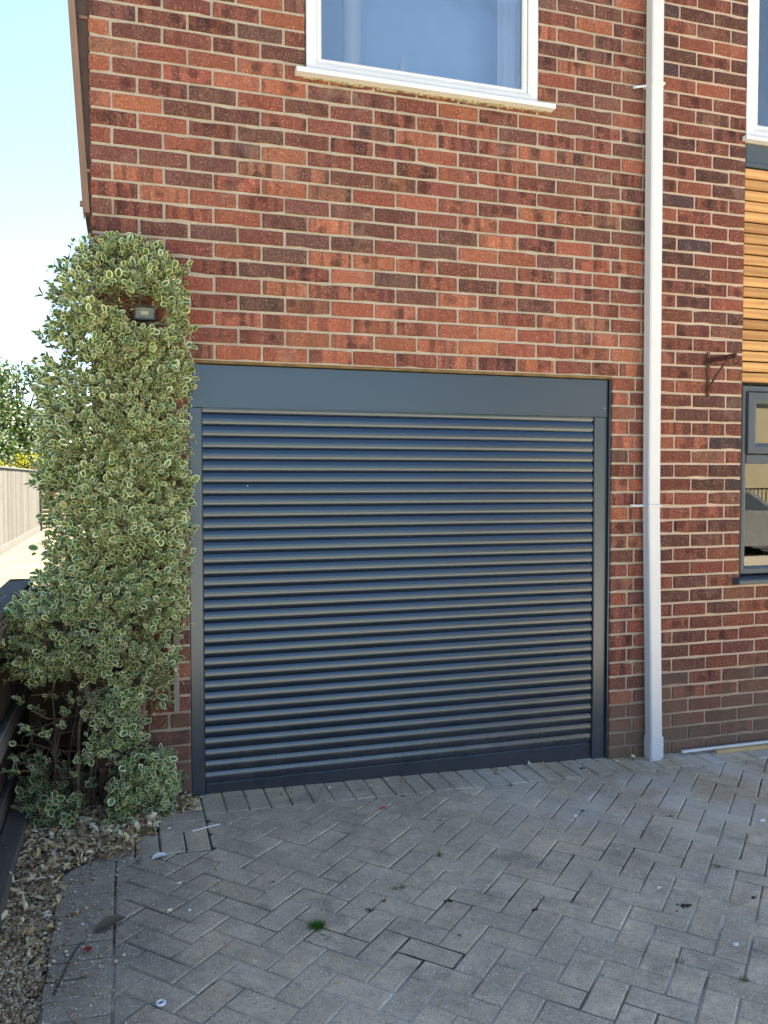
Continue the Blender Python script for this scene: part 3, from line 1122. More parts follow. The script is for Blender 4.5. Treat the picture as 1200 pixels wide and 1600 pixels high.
for i in range(N + 1):
    t = i / N
    prof.append((yy_, t))                     # a convex face, leaning back further at the top
    tm = (i + 0.5) / N
    yy_ += math.tan(R(-30 + 27 * tm / 0.36 if tm < 0.36 else -3 + 23 * (tm - 0.36) / 0.64)) * PITCH_S / N


def slat(zb, zt, name='slat', mat='shutter'):
    mb = MB()
    h = zt - zb - 0.0028
    fr = [(yy, zb + h * t) for yy, t in prof]
    bk_ = [fr[-1], (0.064, zb + h), (0.064, zb), fr[0]]
    mb.add([(-0.0585, a, b) for a, b in fr] + [(2.0610, a, b) for a, b in fr], [(i, N + 1 + i, N + 2 + i, i + 1) for i in range(N)])
    mb.add([(-0.0585, a, b) for a, b in bk_] + [(2.0610, a, b) for a, b in bk_], [(i, 4 + i, 5 + i, i + 1) for i in range(3)])
    pl = fr + bk_[1:3]
    n = len(pl)
    mb.add([(-0.0585, a, b) for a, b in pl] + [(2.0610, a, b) for a, b in pl], [tuple(range(n)), tuple(range(n, 2 * n))[::-1]])
    o = mb.build(name, M[mat], door, origin=(0, 0.05, zb))
    o.data.polygons.foreach_set('use_smooth', [True] * N + [False] * 5)
    return o


for i in range(32):
    zt = top - PITCH_S * i
    slat(zt - PITCH_S, zt)
# the top slat disappears into the box
slat(top, top + PITCH_S * 0.98)
mb = MB()
mb.box(-0.0585, 2.061, 0.041, 0.064, -0.022, 0.0705, bev=0.004)
mb.build('bottom_bar', M['shutter'], door)
mb = MB()
mb.box(-0.0585, 2.061, 0.046, 0.060, -0.05, -0.021)
mb.build('bottom_seal', M['black'], door)
mb = MB()
mb.box(-0.125, 2.150, 0.002, 0.030, 2.0955, 2.1065, vc=vsd())
mb.build('lintel_strip', m_simple('yellow_brown_sealant', (0.16, 0.095, 0.035), 0.8, 0.4, 14, 0.002), house)
mb = MB()
mb.box(2.1435, 2.1515, 0.012, 0.045, -0.03, 2.0945)
mb.build('edge_sealant', M['shutter_flat'], door)
# two bare screw heads on the paintwork
mb = MB()
mb.tube([(2.122, FY - 0.0055, 1.937), (2.122, FY - 0.003, 1.937)], 0.0026, 8)
mb.build('screw_head', M['white_plastic'], door)
mb = MB()
mb.tube([(0.155, 0.0345, 1.515), (0.155, 0.04, 1.515)], 0.0024, 8)
mb.build('screw_head', M['white_plastic'], door)


# ---- windows
def frame_bars(mb, x0, x1, z0, z1, w, y0, y1, bev=0.004):
    """a mitred frame as four bars with a sloped inner bead"""
    b = w * 0.35
    o = [(x0, z0), (x1, z0), (x1, z1), (x0, z1)]
    i1 = [(x0 + w - b, z0 + w - b), (x1 - w + b, z0 + w - b), (x1 - w + b, z1 - w + b), (x0 + w - b, z1 - w + b)]
    i2 = [(x0 + w, z0 + w), (x1 - w, z0 + w), (x1 - w, z1 - w), (x0 + w, z1 - w)]
    c = [(x0 + bev, z0 + bev), (x1 - bev, z0 + bev), (x1 - bev, z1 - bev), (x0 + bev, z1 - bev)]
    rings = [(o, y1), (o, y0 + bev), (c, y0), (i1, y0), (i2, y0 + 0.010), (i2, y1)]
    v = []
    for r, yy in rings: v += [(p[0], yy, p[1]) for p in r]
    f = []
    for k in range(len(rings) - 1):
        for i in range(4):
            j = (i + 1) % 4
            f.append((k * 4 + i, k * 4 + j, (k + 1) * 4 + j, (k + 1) * 4 + i))
    mb.add(v, f)


# upstairs window with obscure glass
mb = MB()
frame_bars(mb, 0.447, 1.684, 3.515, 4.61, 0.052, -0.006, 0.07)
w1 = mb.build('window', M['upvc'], house, label='white framed upstairs window with obscure glass')
mb = MB()
frame_bars(mb, 0.5005, 1.6305, 3.5685, 4.5565, 0.026, 0.012, 0.06, 0.003)
mb.build('glazing_bead', M['upvc'], w1)
mb = MB()
mb.box(0.52, 1.61, 0.030, 0.036, 3.585, 4.54)
mb.build('pane', M['glass_obscure'], w1)
mb = MB()
mb.add([(0.45, 0.30, 3.50), (1.68, 0.30, 3.50), (1.68, 0.30, 4.62), (0.45, 0.30, 4.62)], [(0, 1, 2, 3)])
mb.build('blind', M['blind'], w1)
mb = MB()
mb.prism([(-0.052, 3.484), (-0.052, 3.506), (-0.046, 3.511), (0.08, 3.5145), (0.08, 3.484)], 'x', 0.390, 1.765)
mb.build('sill', M['upvc'], w1)
mb = MB()
x = 0.425
while x < 1.735:
    w = random.uniform(0.016, 0.05)
    d = random.uniform(0.003, 0.013)
    e = random.uniform(0.005, 0.014)
    pts = [(x, 0.004), (x + w * 0.3, -e), (x + w * 0.7, -e * random.uniform(0.7, 1.3)), (x + w, 0.004)]
    mb.prism([(p[0], p[1]) for p in pts], 'z', 3.4835 - d, 3.4838)
    x += w * 0.8
mb.build('foam_seal', M['foam'], w1)
# bottles on the inner ledge, blurred by the glass
for bx, h, r in ((0.70, 0.86, 0.050), (0.97, 0.13, 0.022)):
    bt = MB()
    seg = 12
    prof_b = [(0, r * 0.9), (0.02, r), (h * 0.55, r), (h * 0.68, r * 0.6), (h * 0.72, r * 0.4), (h * 0.9, r * 0.42), (h, r * 0.3)]
    bt.tube([(bx, 0.095, 3.585 + a) for a, _ in prof_b], [b for _, b in prof_b], seg)
    bo = bt.build('bottle', M['bright_white'], None, smooth=True)
    tag(bo, 'tall white bottle blurred behind the upstairs window glass' if h > 0.3 else 'short white bottle blurred behind the upstairs window glass', 'bottle')
mb = MB()
mb.box(0.45, 1.68, 0.075, 0.24, 3.56, 3.585)
mb.build('inner_ledge', M['upvc'], w1)
mb = MB()
pts = [(1.50 + 0.14 * i / 12, 0.10 + 0.02 * math.sin(i * 2.1)) for i in range(13)]
mb.add([(a, b, 3.59) for a, b in pts] + [(a, b, 4.6) for a, b in pts], [(i, i + 1, 14 + i, 13 + i) for i in range(12)])
mb.build('curtain', M['bright_white'], w1)

# upstairs window of the right-hand bay
mb = MB()
frame_bars(mb, 3.030, 4.58, 3.508, 4.80, 0.062, 0.010, 0.08)
w2 = mb.build('window', M['upvc'], house, label='white framed window at the upper right above grey panel')
mb = MB()
frame_bars(mb, 3.094, 4.516, 3.572, 4.736, 0.030, 0.026, 0.07, 0.003)
mb.build('glazing_bead', M['upvc'], w2)
mb = MB()
mb.box(3.12, 4.49, 0.045, 0.051, 3.60, 4.71)
mb.build('pane', M['glass_obscure'], w2)
mb = MB()
mb.add([(3.03, 0.30, 3.5), (4.58, 0.30, 3.5), (4.58, 0.30, 4.8), (3.03, 0.30, 4.8)], [(0, 1, 2, 3)])
mb.build('blind', M['blind'], w2)
mb = MB()
mb.prism([(-0.035, 3.482), (-0.035, 3.500), (-0.03, 3.505), (0.08, 3.5075), (0.08, 3.482)], 'x', 2.990, 4.60)
mb.build('sill', M['upvc'], w2)
mb = MB()
zz = 3.51
while zz < 4.8:
    h = random.uniform(0.03, 0.07)
    mb.box(3.0145, 3.0298, -0.0005 - random.uniform(0, 0.004), 0.02, zz, zz + h + 0.001)
    zz += h
mb.build('mortar_fillet', M['upvc'], w2)

mb = MB()
mb.box(3.026, 4.59, 0.012, 0.09, 3.372, 3.478, bev=0.003)
mb.box(3.020, 4.59, 0.006, 0.09, 3.345, 3.3715, bev=0.003)
mb.build('grey_panel', M['greyframe'], house)

# timber cladding: twenty separate boards
mb = MB()
mb.add([(3.017, 0.040, 2.10), (4.60, 0.040, 2.10), (4.60, 0.040, 3.345), (3.017, 0.040, 3.345)], [(0, 1, 2, 3)])
clad = mb.build('cladding', M['black'], house)
pb = (3.343 - 2.112) / 20
for i in range(20):
    z0 = 2.112 + pb * i + random.uniform(-0.001, 0.001)
    mb = MB()
    s = (random.random(), random.random(), random.random(), 1)
    yy = 0.010 + random.uniform(-0.002, 0.002)
    mb.box(3.020 + random.uniform(-0.002, 0.002), 4.60, yy, yy + 0.022, z0, z0 + pb - 0.009, bev=0.0025, vc=s)
    bo = mb.build('board', M['cedar'], clad, origin=(3.02, 0.01, z0))
mb = MB()
for i in range(20):
    z0 = 2.112 + pb * (i + 0.42)
    for x in (3.163, 3.62, 4.05, 4.48):
        mb.tube([(x + random.uniform(-0.004, 0.004), 0.0062, z0), (x, 0.012, z0)], 0.0028, 6)
mb.build('nail_heads', M['steel'], clad, kind='stuff')

# slate grey casement window downstairs
mb = MB()
frame_bars(mb, 3.026, 4.59, 0.985, 2.092, 0.045, 0.018, 0.085)
mb.box(3.0705, 4.545, 0.020, 0.085, 1.636, 1.690, bev=0.003)
mb.box(3.78, 3.83, 0.0205, 0.085, 1.0295, 1.6365, bev=0.003)
w3 = mb.build('window', M['greyframe'], house, label='slate grey casement window downstairs on the right')
mb = MB()
frame_bars(mb, 3.066, 4.55, 1.694, 2.052, 0.062, 0.002, 0.06)
mb.build('opening_sash', M['greyframe'], w3)
for (a, b, c, d) in ((3.12, 4.50, 1.745, 2.0), (3.06, 3.79, 1.02, 1.645), (3.82, 4.56, 1.02, 1.645)):
    mb = MB()
    mb.box(a, b, 0.042, 0.048, c, d)
    mb.build('pane', M['glass'], w3)
mb = MB()
mb.prism([(-0.058, 0.934), (-0.058, 0.956), (-0.050, 0.962), (0.09, 0.984), (0.09, 0.934)], 'x', 2.968, 4.63)
mb.build('sill', M['greyframe'], w3)
mb = MB()
mb.box(3.016, 3.0255, 0.004, 0.08, 0.96, 2.10)
mb.build('edge_sealant', M['black'], w3)
# half drawn net blind and a clear box standing inside
mb = MB()
n = 40
pts = []
for i in range(n + 1):
    x = 3.24 + 1.3 * i / n
    pts.append((x, 0.16 + 0.012 * math.sin(i * 1.9)))
v = [(a, b, 0.99) for a, b in pts] + [(a, b, 2.08) for a, b in pts]
mb.add(v, [(i, i + 1, n + 2 + i, n + 1 + i) for i in range(n)])
mb.build('curtain', M['room'], w3)
mb = MB()
mb.prism([(3.155, 1.015), (3.36, 1.015), (3.345, 1.225), (3.19, 1.225)], 'y', 0.09, 0.14)
tag(mb.build('storage_tub', m_simple('frosted_plastic', (0.52, 0.55, 0.56), 0.25, 0.1, 14)), 'frosted plastic tub standing inside the slate grey window', 'tub')

# ------------------------------------------------------------------ white downpipe
PW, PY0, PY1 = 0.074, -0.088, -0.022
pipe = empty('drainpipe', (2.40, -0.05, gz(2.4)))
tag(pipe, 'square white plastic downpipe running down the brick wall', 'drainpipe')


def sq_tube(name, x_b, x_t, zb, zt, w=PW, y0=PY0, y1=PY1, bev=0.007, parent=pipe, mat='pipe'):
    mb = MB()
    v = []
    for xx, z in ((x_b, zb), (x_t, zt)):
        x0, x1 = xx, xx + w
        v += [(x0 + bev, y0, z), (x1 - bev, y0, z), (x1, y0 + bev, z), (x1, y1 - bev, z), (x1 - bev, y1, z), (x0 + bev, y1, z), (x0, y1 - bev, z), (x0, y0 + bev, z)]
    f = [tuple(range(8))[::-1], tuple(range(8, 16))]
    for i in range(8): f.append((i, (i + 1) % 8, 8 + (i + 1) % 8, 8 + i))
    mb.add(v, f)
    return mb.build(name, M[mat], parent)


sq_tube('pipe', 2.368, 2.3345, 0.03, 1.392)
sq_tube('pipe', 2.3345, 2.325, 1.393, 3.70, PW, PY0)
sq_tube('pipe', 2.325, 2.322, 3.7005, EAVES - 0.05)
sq_tube('shoe', 2.3635, 2.3630, -0.012, 0.105, 0.083, PY0 - 0.005, PY1 + 0.004)
sq_tube('shoe_spout', 2.372, 2.370, -0.045, -0.010, 0.066, PY0 - 0.002, PY1)
sq_tube('shoe_rim', 2.361, 2.361, 0.055, 0.066, 0.088, PY0 - 0.0055, PY1 + 0.005)
for xc, z in ((2.3255, 3.683), (2.3345, 1.398)):
    mb = MB()
    x0, x1 = xc - 0.004, xc + PW + 0.004
    mb.box(x0, x1, PY0 - 0.006, -0.006, z - 0.007, z + 0.007, bev=0.002)
    cl = mb.build('pipe_clip', M['pipe'], pipe)
    mb = MB()
    mb.add([(x0 + 0.002, -0.040, z - 0.006), (x0 + 0.002, -0.040, z + 0.006), (x0 - 0.052, -0.006, z + 0.006), (x0 - 0.052, -0.006, z - 0.006),
            (x0 + 0.002, -0.034, z - 0.006), (x0 + 0.002, -0.034, z + 0.006), (x0 - 0.052, -0.001, z + 0.006), (x0 - 0.052, -0.001, z - 0.006)],
           [(0, 1, 2, 3), (7, 6, 5, 4), (0, 3, 7, 4), (1, 5, 6, 2), (3, 2, 6, 7), (0, 4, 5, 1)])
    mb.tube([(x0 - 0.052, -0.0075, z), (x0 - 0.052, -0.0005, z)], 0.0085, 10)
    mb.build('clip_ear', M['pipe'], cl)
    mb = MB()
    mb.tube([(x0 - 0.052, -0.0092, z), (x0 - 0.052, -0.006, z)], 0.0034, 8)
    mb.build('screw', M['black'], cl)

# ------------------------------------------------------------------ rusty hanging bracket
bk = empty('hanging_bracket', (2.772, 0, 2.1))
tag(bk, 'rusty iron hanging basket bracket with a hook on the brick wall', 'bracket')
mb = MB()
mb.box(2.763, 2.783, -0.010, -0.002, 2.020, 2.268, bev=0.002)
mb.build('back_plate', M['rust'], bk)
mb = MB()
mb.box(2.767, 2.779, -0.235, -0.008, 2.205, 2.232, bev=0.002)
mb.build('arm', M['rust'], bk)
mb = MB()
mb.tube([(2.773, -0.010, 2.062), (2.773, -0.07, 2.125), (2.773, -0.165, 2.207)], 0.0065, 6)
mb.build('brace', M['rust'], bk)
mb = MB()
mb.tube([(2.773, -0.232, 2.212)] + [(2.773, -0.232 + 0.0 + 0.020 * math.sin(a), 2.190 + 0.020 * math.cos(a)) for a in np.linspace(0, 4.6, 12)], 0.0045, 6)
mb.build('hook', M['rust'], bk)
for z in (2.055, 2.215):
    mb = MB()
    mb.tube([(2.773, -0.018, z), (2.773, -0.009, z)], [0.007, 0.010], 8)
    mb.build('bolt', M['rust'], bk)

# ------------------------------------------------------------------ strips lying along the wall foot
mb = MB()
v0, v1 = Vector((2.600, -0.045, gz(2.6) + 0.022)), Vector((4.3, -0.030, gz(4.3) + 0.050))
mb.add([v0 + Vector(d) for d in ((0, -0.008, -0.006), (0, 0.008, -0.006), (0, 0.008, 0.006), (0, -0.008, 0.006))] + [v1 + Vector(d) for d in ((0, -0.008, -0.006), (0, 0.008, -0.006), (0, 0.008, 0.006), (0, -0.008, 0.006))],
       [(0, 3, 2, 1), (4, 5, 6, 7), (0, 1, 5, 4), (1, 2, 6, 5), (2, 3, 7, 6), (3, 0, 4, 7)])
tag(mb.build('trim_strip', M['upvc']), 'thin white plastic trim strip lying along the foot of the wall', 'trim')
mb = MB()
v0, v1 = Vector((2.815, -0.060, gz(2.815) + 0.012)), Vector((4.4, -0.050, gz(4.4) + 0.014))
mb.add([v0 + Vector(d) for d in ((0, -0.017, -0.012), (0, 0.017, -0.012), (0, 0.017, 0.010), (0, -0.017, 0.010))] + [v1 + Vector(d) for d in ((0, -0.017, -0.012), (0, 0.017, -0.012), (0, 0.017, 0.010), (0, -0.017, 0.010))],
       [(0, 3, 2, 1), (4, 5, 6, 7), (0, 1, 5, 4), (1, 2, 6, 5), (2, 3, 7, 6), (3, 0, 4, 7)], vc=vsd())
tag(mb.build('timber_batten', M['pine']), 'raw pine batten on the ground under the white trim strip', 'batten')

# ------------------------------------------------------------------ fences and edging on the left
rf = empty('rail_fence', (-0.99, 1.02, 0))
tag(rf, 'low dark weathered timber rail fence along the gravel bed', 'fence')
for yy in (1.03, -0.95, -2.75):
    mb = MB()
    mb.box(-1.04, -0.955, yy - 0.045, yy + 0.045, -0.05, 0.985 if yy > 0 else 1.0, bev=0.006, vc=vsd())
    mb.build('post', M['oldwoodz'], rf)
for z0, z1 in ((0.845, 0.958), (0.365, 0.462)):
    mb = MB()
    mb.box(-0.955, -0.920, -2.8, 0.99, z0, z1, bev=0.006, vc=vsd())
    mb.build('rail', M['oldwood'], rf)
mb = MB()
mb.box(-1.045, -0.915, -2.8, 1.08, 0.960, 0.985, bev=0.005, vc=vsd())
mb.build('top_capping', M['oldwood'], rf)
mb = MB()
mb.box(-0.955, -0.930, -2.8, 0.55, -0.03, 0.155, bev=0.004, vc=vsd())
mb.build('gravel_board', M['oldwood'], rf)

y = -2.78
while y < 0.98:
    mb = MB()
    mb.box(-0.975, -0.957, y, y + 0.118, 0.02, 0.93 + random.uniform(-0.004, 0.004), bev=0.002, vc=vsd())
    mb.build('board', M['oldwoodz'], rf, origin=(-0.966, y, 0.02))
    y += 0.1195
pf = empty('panel_fence', (-0.76, 1.06, 0))
tag(pf, 'brown close boarded fence panel behind the foot of the variegated shrub', 'fence')
x = -0.965
while x < -0.56:
    w = 0.102
    mb = MB()
    yy = 1.062 + (0.012 if int(round((x + 0.965) / 0.096)) % 2 else 0.0)
    mb.box(x, min(x + w, -0.553), yy, yy + 0.016, 0.0, 0.885 + random.uniform(-0.006, 0.006), bev=0.002, vc=vsd())
    mb.build('board', M['panelwood'], pf, origin=(x, yy, 0))
    x += 0.096
mb = MB()
mb.box(-0.955, -0.553, 1.04, 1.10, 0.885, 0.935, bev=0.004, vc=vsd())
mb.build('top_rail', M['oldwood'], pf)
mb = MB()
mb.box(-0.955, -0.553, 1.082, 1.12, 0.25, 0.32, bev=0.004, vc=vsd())
mb.build('rail', M['oldwood'], pf)

mb = MB()
mb.box(-0.928, -0.833, -2.8, -0.05, -0.03, 0.078, bev=0.008, vc=vsd())
tag(mb.build('timber_sleeper', M['sleeper']), 'grey weathered timber sleeper edging the gravel bed', 'sleeper')

# trellis on the wall behind the shrub
tr = empty('trellis', (-0.36, -0.02, 0.5))
tag(tr, 'weathered grey timber trellis fixed to the brick behind the shrub', 'trellis')
for x in (-0.535, -0.365, -0.194):
    mb = MB()
    mb.box(x - 0.013, x + 0.013, -0.032, -0.014, 0.45, 2.10, bev=0.002, vc=vsd())
    mb.build('upright', M['trellis'], tr)
z = 0.655
while z < 2.1:
    mb = MB()
    mb.box(-0.56, -0.180, -0.014, -0.001, z - 0.013, z + 0.013, bev=0.002, vc=vsd())
    mb.build('cross_batten', M['trellis'], tr)
    z += 0.215

# sunlit boarded fence along the path
sf = empty('boarded_fence', (-2.95, 16, 0))
tag(sf, 'sunlit silver grey boarded fence beside the pale path', 'fence')
y = 0.2
while y < 23.4:
    mb = MB()
    xx = -2.935 + random.uniform(-0.004, 0.004)
    h = 1.80 + random.uniform(-0.008, 0.008)
    mb.add([(xx, y, 0.16), (xx + 0.006, y + 0.118, 0.16), (xx + 0.006, y + 0.118, h), (xx, y, h), (xx - 0.014, y, 0.16), (xx - 0.014, y + 0.118, 0.16), (xx - 0.014, y + 0.118, h), (xx - 0.014, y, h)],
           [(0, 1, 2, 3), (7, 6, 5, 4), (0, 4, 5, 1), (3, 2, 6, 7), (0, 3, 7, 4), (1, 5, 6, 2)], vc=vsd())
    mb.build('board', M['greywood'], sf, origin=(xx, y, 0.16))
    y += 0.108
mb = MB()
mb.box(-2.99, -2.90, 0.1, 23.5, 1.805, 1.84, bev=0.004, vc=vsd())
mb.build('capping', M['greywood'], sf)
mb = MB()
mb.box(-2.965, -2.915, 0.1, 23.5, -0.05, 0.155, bev=0.004, vc=vsd())
mb.build('gravel_board', M['greywood'], sf)
mb = MB()
mb.box(-2.93, -2.86, 23.42, 23.52, -0.05, 1.86, bev=0.004, vc=vsd())
mb.build('post', M['greywood'], sf)
# slatted fence closing the far end of the path
ff = empty('slatted_fence', (-1.6, 26, 0))
tag(ff, 'brown slatted fence closing the far end of the path', 'fence')
z = 0.02
while z < 1.55:
    mb = MB()
    mb.box(-3.2, 0.4, 26.0, 26.02, z, z + 0.11, bev=0.003, vc=vsd())
    mb.build('slat', M['panelwood'], ff, origin=(-1.6, 26, z))
    z += 0.135
for x in (-3.15, -1.4, 0.35):
    mb = MB()
    mb.box(x - 0.045, x + 0.045, 26.021, 26.11, -0.1, 1.62, vc=vsd())
    mb.build('post', M['oldwoodz'], ff)

# ------------------------------------------------------------------ leaves: shared generator
def leaf_batch(P, D, N_, Ln, Wd, seed, age, fold=0.25, curl=0.18):
    """P base points, D directions along the leaf, N_ normals (numpy) -> verts, tris, colours: oval leaves of 10 vertices"""
    n = len(P)
    D = D / np.linalg.norm(D, axis=1, keepdims=True)
    Sd = np.cross(D, N_)
    Sd /= np.linalg.norm(Sd, axis=1, keepdims=True) + 1e-9
    Nn = np.cross(Sd, D)
    # outline (t along, s across), then two midrib points
    out = [(0.0, 0.0), (0.22, 0.36), (0.52, 0.50), (0.82, 0.36), (1.0, 0.0), (0.82, -0.36), (0.52, -0.50), (0.22, -0.36)]
    mid = [(0.30, 0.0), (0.72, 0.0)]
    V = np.zeros((n, 10, 3))
    col = np.zeros((n, 10, 4))
    col[:, :, 3] = 1
    for i, (t, s) in enumerate(out + mid):
        h = abs(s) * fold * Wd - curl * Ln * (t - 0.45) ** 2
        V[:, i] = P + D * (t * Ln)[:, None] + Sd * (s * Wd)[:, None] + Nn * h[:, None]
        col[:, i, 0] = 1.0 if i < 8 else 0.0
    col[:, :, 1] = seed[:, None]
    col[:, :, 2] = age[:, None]
    T = np.array([(0, 1, 8), (1, 2, 8), (2, 9, 8), (2, 3, 9), (3, 4, 9), (4, 5, 9), (5, 6, 9), (6, 8, 9), (6, 7, 8), (7, 0, 8)])
    tris = (T[None] + (np.arange(n) * 10)[:, None, None]).reshape(-1, 3)
    return V.reshape(-1, 3), tris, col.reshape(-1, 4)


def unit(v): return v / (np.linalg.norm(v, axis=-1, keepdims=True) + 1e-9)


# ------------------------------------------------------------------ the variegated shrub on the corner
Zk = [0.02, 0.12, 0.30, 0.48, 0.62, 0.80, 0.93, 1.05, 1.16, 1.30, 1.50, 1.72, 1.98, 2.20, 2.36, 2.48, 2.57]
Lk = [-0.80, -0.86, -0.88, -0.82, -0.86, -0.91, -0.93, -0.83, -0.74, -0.74, -0.765, -0.775, -0.755, -0.72, -0.705, -0.665, -0.58]
Rk = [-0.22, -0.21, -0.25, -0.24, -0.21, -0.19, -0.165, -0.14, -0.145, -0.14, -0.14, -0.15, -0.125, -0.14, -0.15, -0.15, -0.25]


def side_l(z): return np.interp(z, Zk, Lk)
def side_r(z): return np.interp(z, Zk, Rk)
def depth_at(z): return np.interp(z, [0.0, 0.25, 0.6, 0.95, 1.3, 1.8, 2.3, 2.57], [0.26, 0.26, 0.17, 0.22, 0.26, 0.30, 0.30, 0.18])


def nz(p, s, o=0.0):
    return mnoise.noise(Vector((p[0] * s + o, p[1] * s + 3.1 * o, p[2] * s - o)))


shrub = empty('variegated_shrub', (-0.48, -0.1, 0.0))
tag(shrub, 'tall variegated evergreen shrub with cream edged leaves climbing the house corner', 'shrub')

# stems rising from the bed
stems = []
stem_mb = MB()
for i in range(10):
    x0 = random.uniform(-0.80, -0.33)
    y0 = random.uniform(-0.10, 0.02) if x0 > -0.56 else random.uniform(-0.08, 0.16)
    ztop = random.uniform(1.2, 2.4)
    pts = []
    xt = random.uniform(-0.74, -0.2)
    for k in range(9):
        t = k / 8
        z = 0.0 + ztop * t
        xx = x0 + (xt - x0) * t ** 1.3 + 0.06 * math.sin(5 * t + i * 1.7) + random.uniform(-0.02, 0.02)
        yy = y0 * (1 - t) - 0.10 * t + 0.03 * math.sin(4 * t + 2 * i)
        if xx > -0.57: yy = min(yy, -0.05)
        pts.append((xx, yy, z))
    r0 = random.uniform(0.005, 0.011)
    stem_mb.tube(pts, [r0 * (1 - 0.75 * k / 8) for k in range(9)], 6)
    stems.append(pts)

# sprigs: a short shoot with opposite pairs of leaves and a rosette at its tip
sp_p, sp_d = [], []
tries = 0
want = 4300
while len(sp_p) < want and tries < 60000:
    tries += 1
    z = random.uniform(0.02, 2.60)
    l, r_ = float(side_l(z)), float(side_r(z))
    if random.random() > (r_ - l) / 0.86: continue
    x = random.uniform(l, r_)
    e = (x - l) / (r_ - l)
    dep = float(depth_at(z))
    bulge = max(0.0, 1 - (2 * e - 1) ** 4) ** 0.5
    lump = 0.07 * nz((x, 0.0, z), 5.0, 1.7) + 0.06 * nz((x, 0, z), 11.0, 4.0)
    yf = -0.02 - dep * bulge * (0.86) - lump
    layer = random.random()
    if layer < 0.66: y = yf + random.uniform(-0.015, 0.035)
    else: y = random.uniform(yf, -0.04)
    wrap = False
    if x < -0.58 and random.random() < 0.40:
        y = random.uniform(yf, 0.20 if z > 0.95 else 0.5); wrap = True
    # sparser, gappy growth low down and round the lamp
    dens = np.interp(z, [0.0, 0.30, 0.36, 0.62, 0.74, 0.98, 1.18, 1.5], [0.90, 0.75, 0.55, 0.62, 0.86, 0.90, 0.95, 1.0])
    hole = nz((x, y * 0.6, z), 6.5, 9.0) * 0.55 + 0.5
    if z < 1.45 and hole > 0.32 + 0.48 * dens: continue
    if z >= 1.45 and hole > 0.79: continue
    if random.random() > dens: continue
    if 0.16 < z < 0.68 and x < -0.60 and random.random() < 0.84: continue
    if z < 0.33 and -0.62 < x < -0.50: continue
    # window round the floodlight and the bare twiggy patch beside it
    if ((x + 0.316) / 0.100) ** 2 + ((z - 2.270) / 0.086) ** 2 < 1 + 0.4 * nz((x, 0, z), 30, 2.0) and y < -0.05: continue
    if ((x + 0.44) / 0.075) ** 2 + ((z - 2.31) / 0.06) ** 2 < 1 and y < -0.10 : continue
    # trellis shows at the lower right
    if x > -0.30 and 0.45 < z < 0.92 and random.random() < 0.35: continue
    nx = (2 * e - 1) * abs(2 * e - 1) * 1.5
    d = Vector((nx + random.gauss(0, 0.45), -0.85 + random.gauss(0, 0.4) + (0.7 if wrap and y > 0 else 0), 0.45 + random.gauss(0, 0.45) + (0.9 if z > 2.42 else 0)))
    d.normalize()
    sp_p.append((x, y, z)); sp_d.append(tuple(d))
# loose shoots that break the outline
for _ in range(70):
    z = random.uniform(0.25, 2.58)
    s = random.choice((0, 1))
    x = float(side_l(z)) - random.uniform(0.0, 0.03) if s == 0 else float(side_r(z)) + random.uniform(-0.01, 0.02)
    y = random.uniform(-0.20, 0.0) if s == 0 else random.uniform(-0.20, -0.06)
    sp_p.append((x, y, z)); sp_d.append(tuple(Vector((-1 if s == 0 else 1, random.gauss(-0.4, 0.3), random.gauss(0.5, 0.4))).normalized()))
for x, z in ((-0.17, 2.49), (-0.135, 2.50), (-0.44, 2.60), (-0.46, 2.585), (-0.58, 2.58), (-0.62, 2.57), (-0.56, 2.585), (-0.52, 2.575), (-0.35, 2.56), (-0.3, 2.535)):
    sp_p.append((x, -0.12, z)); sp_d.append((0.2, -0.3, 0.9))
# trailing growth at the left over the rail fence
for _ in range(70):
    sp_p.append((random.uniform(-0.985, -0.80), random.uniform(-0.05, 0.45), random.uniform(0.70, 0.985))); sp_d.append(tuple(Vector((random.gauss(-0.2, 0.5), -0.7, random.gauss(0.5, 0.4))).normalized()))
# low mound at the foot
for _ in range(150):
    a = random.uniform(0, 1)
    cx_, w_ = random.choice(((-0.80, 0.08), (-0.37, 0.11), (-0.29, 0.08)))
    x = random.gauss(cx_, w_ * 0.6)
    z = abs(random.gauss(0.11, 0.07)) + 0.03
    sp_p.append((x, random.uniform(-0.20, -0.05) if x > -0.6 else random.uniform(-0.06, 0.25), z)); sp_d.append(tuple(Vector((random.gauss(0, 0.5), -0.7, random.gauss(0.4, 0.4))).normalized()))

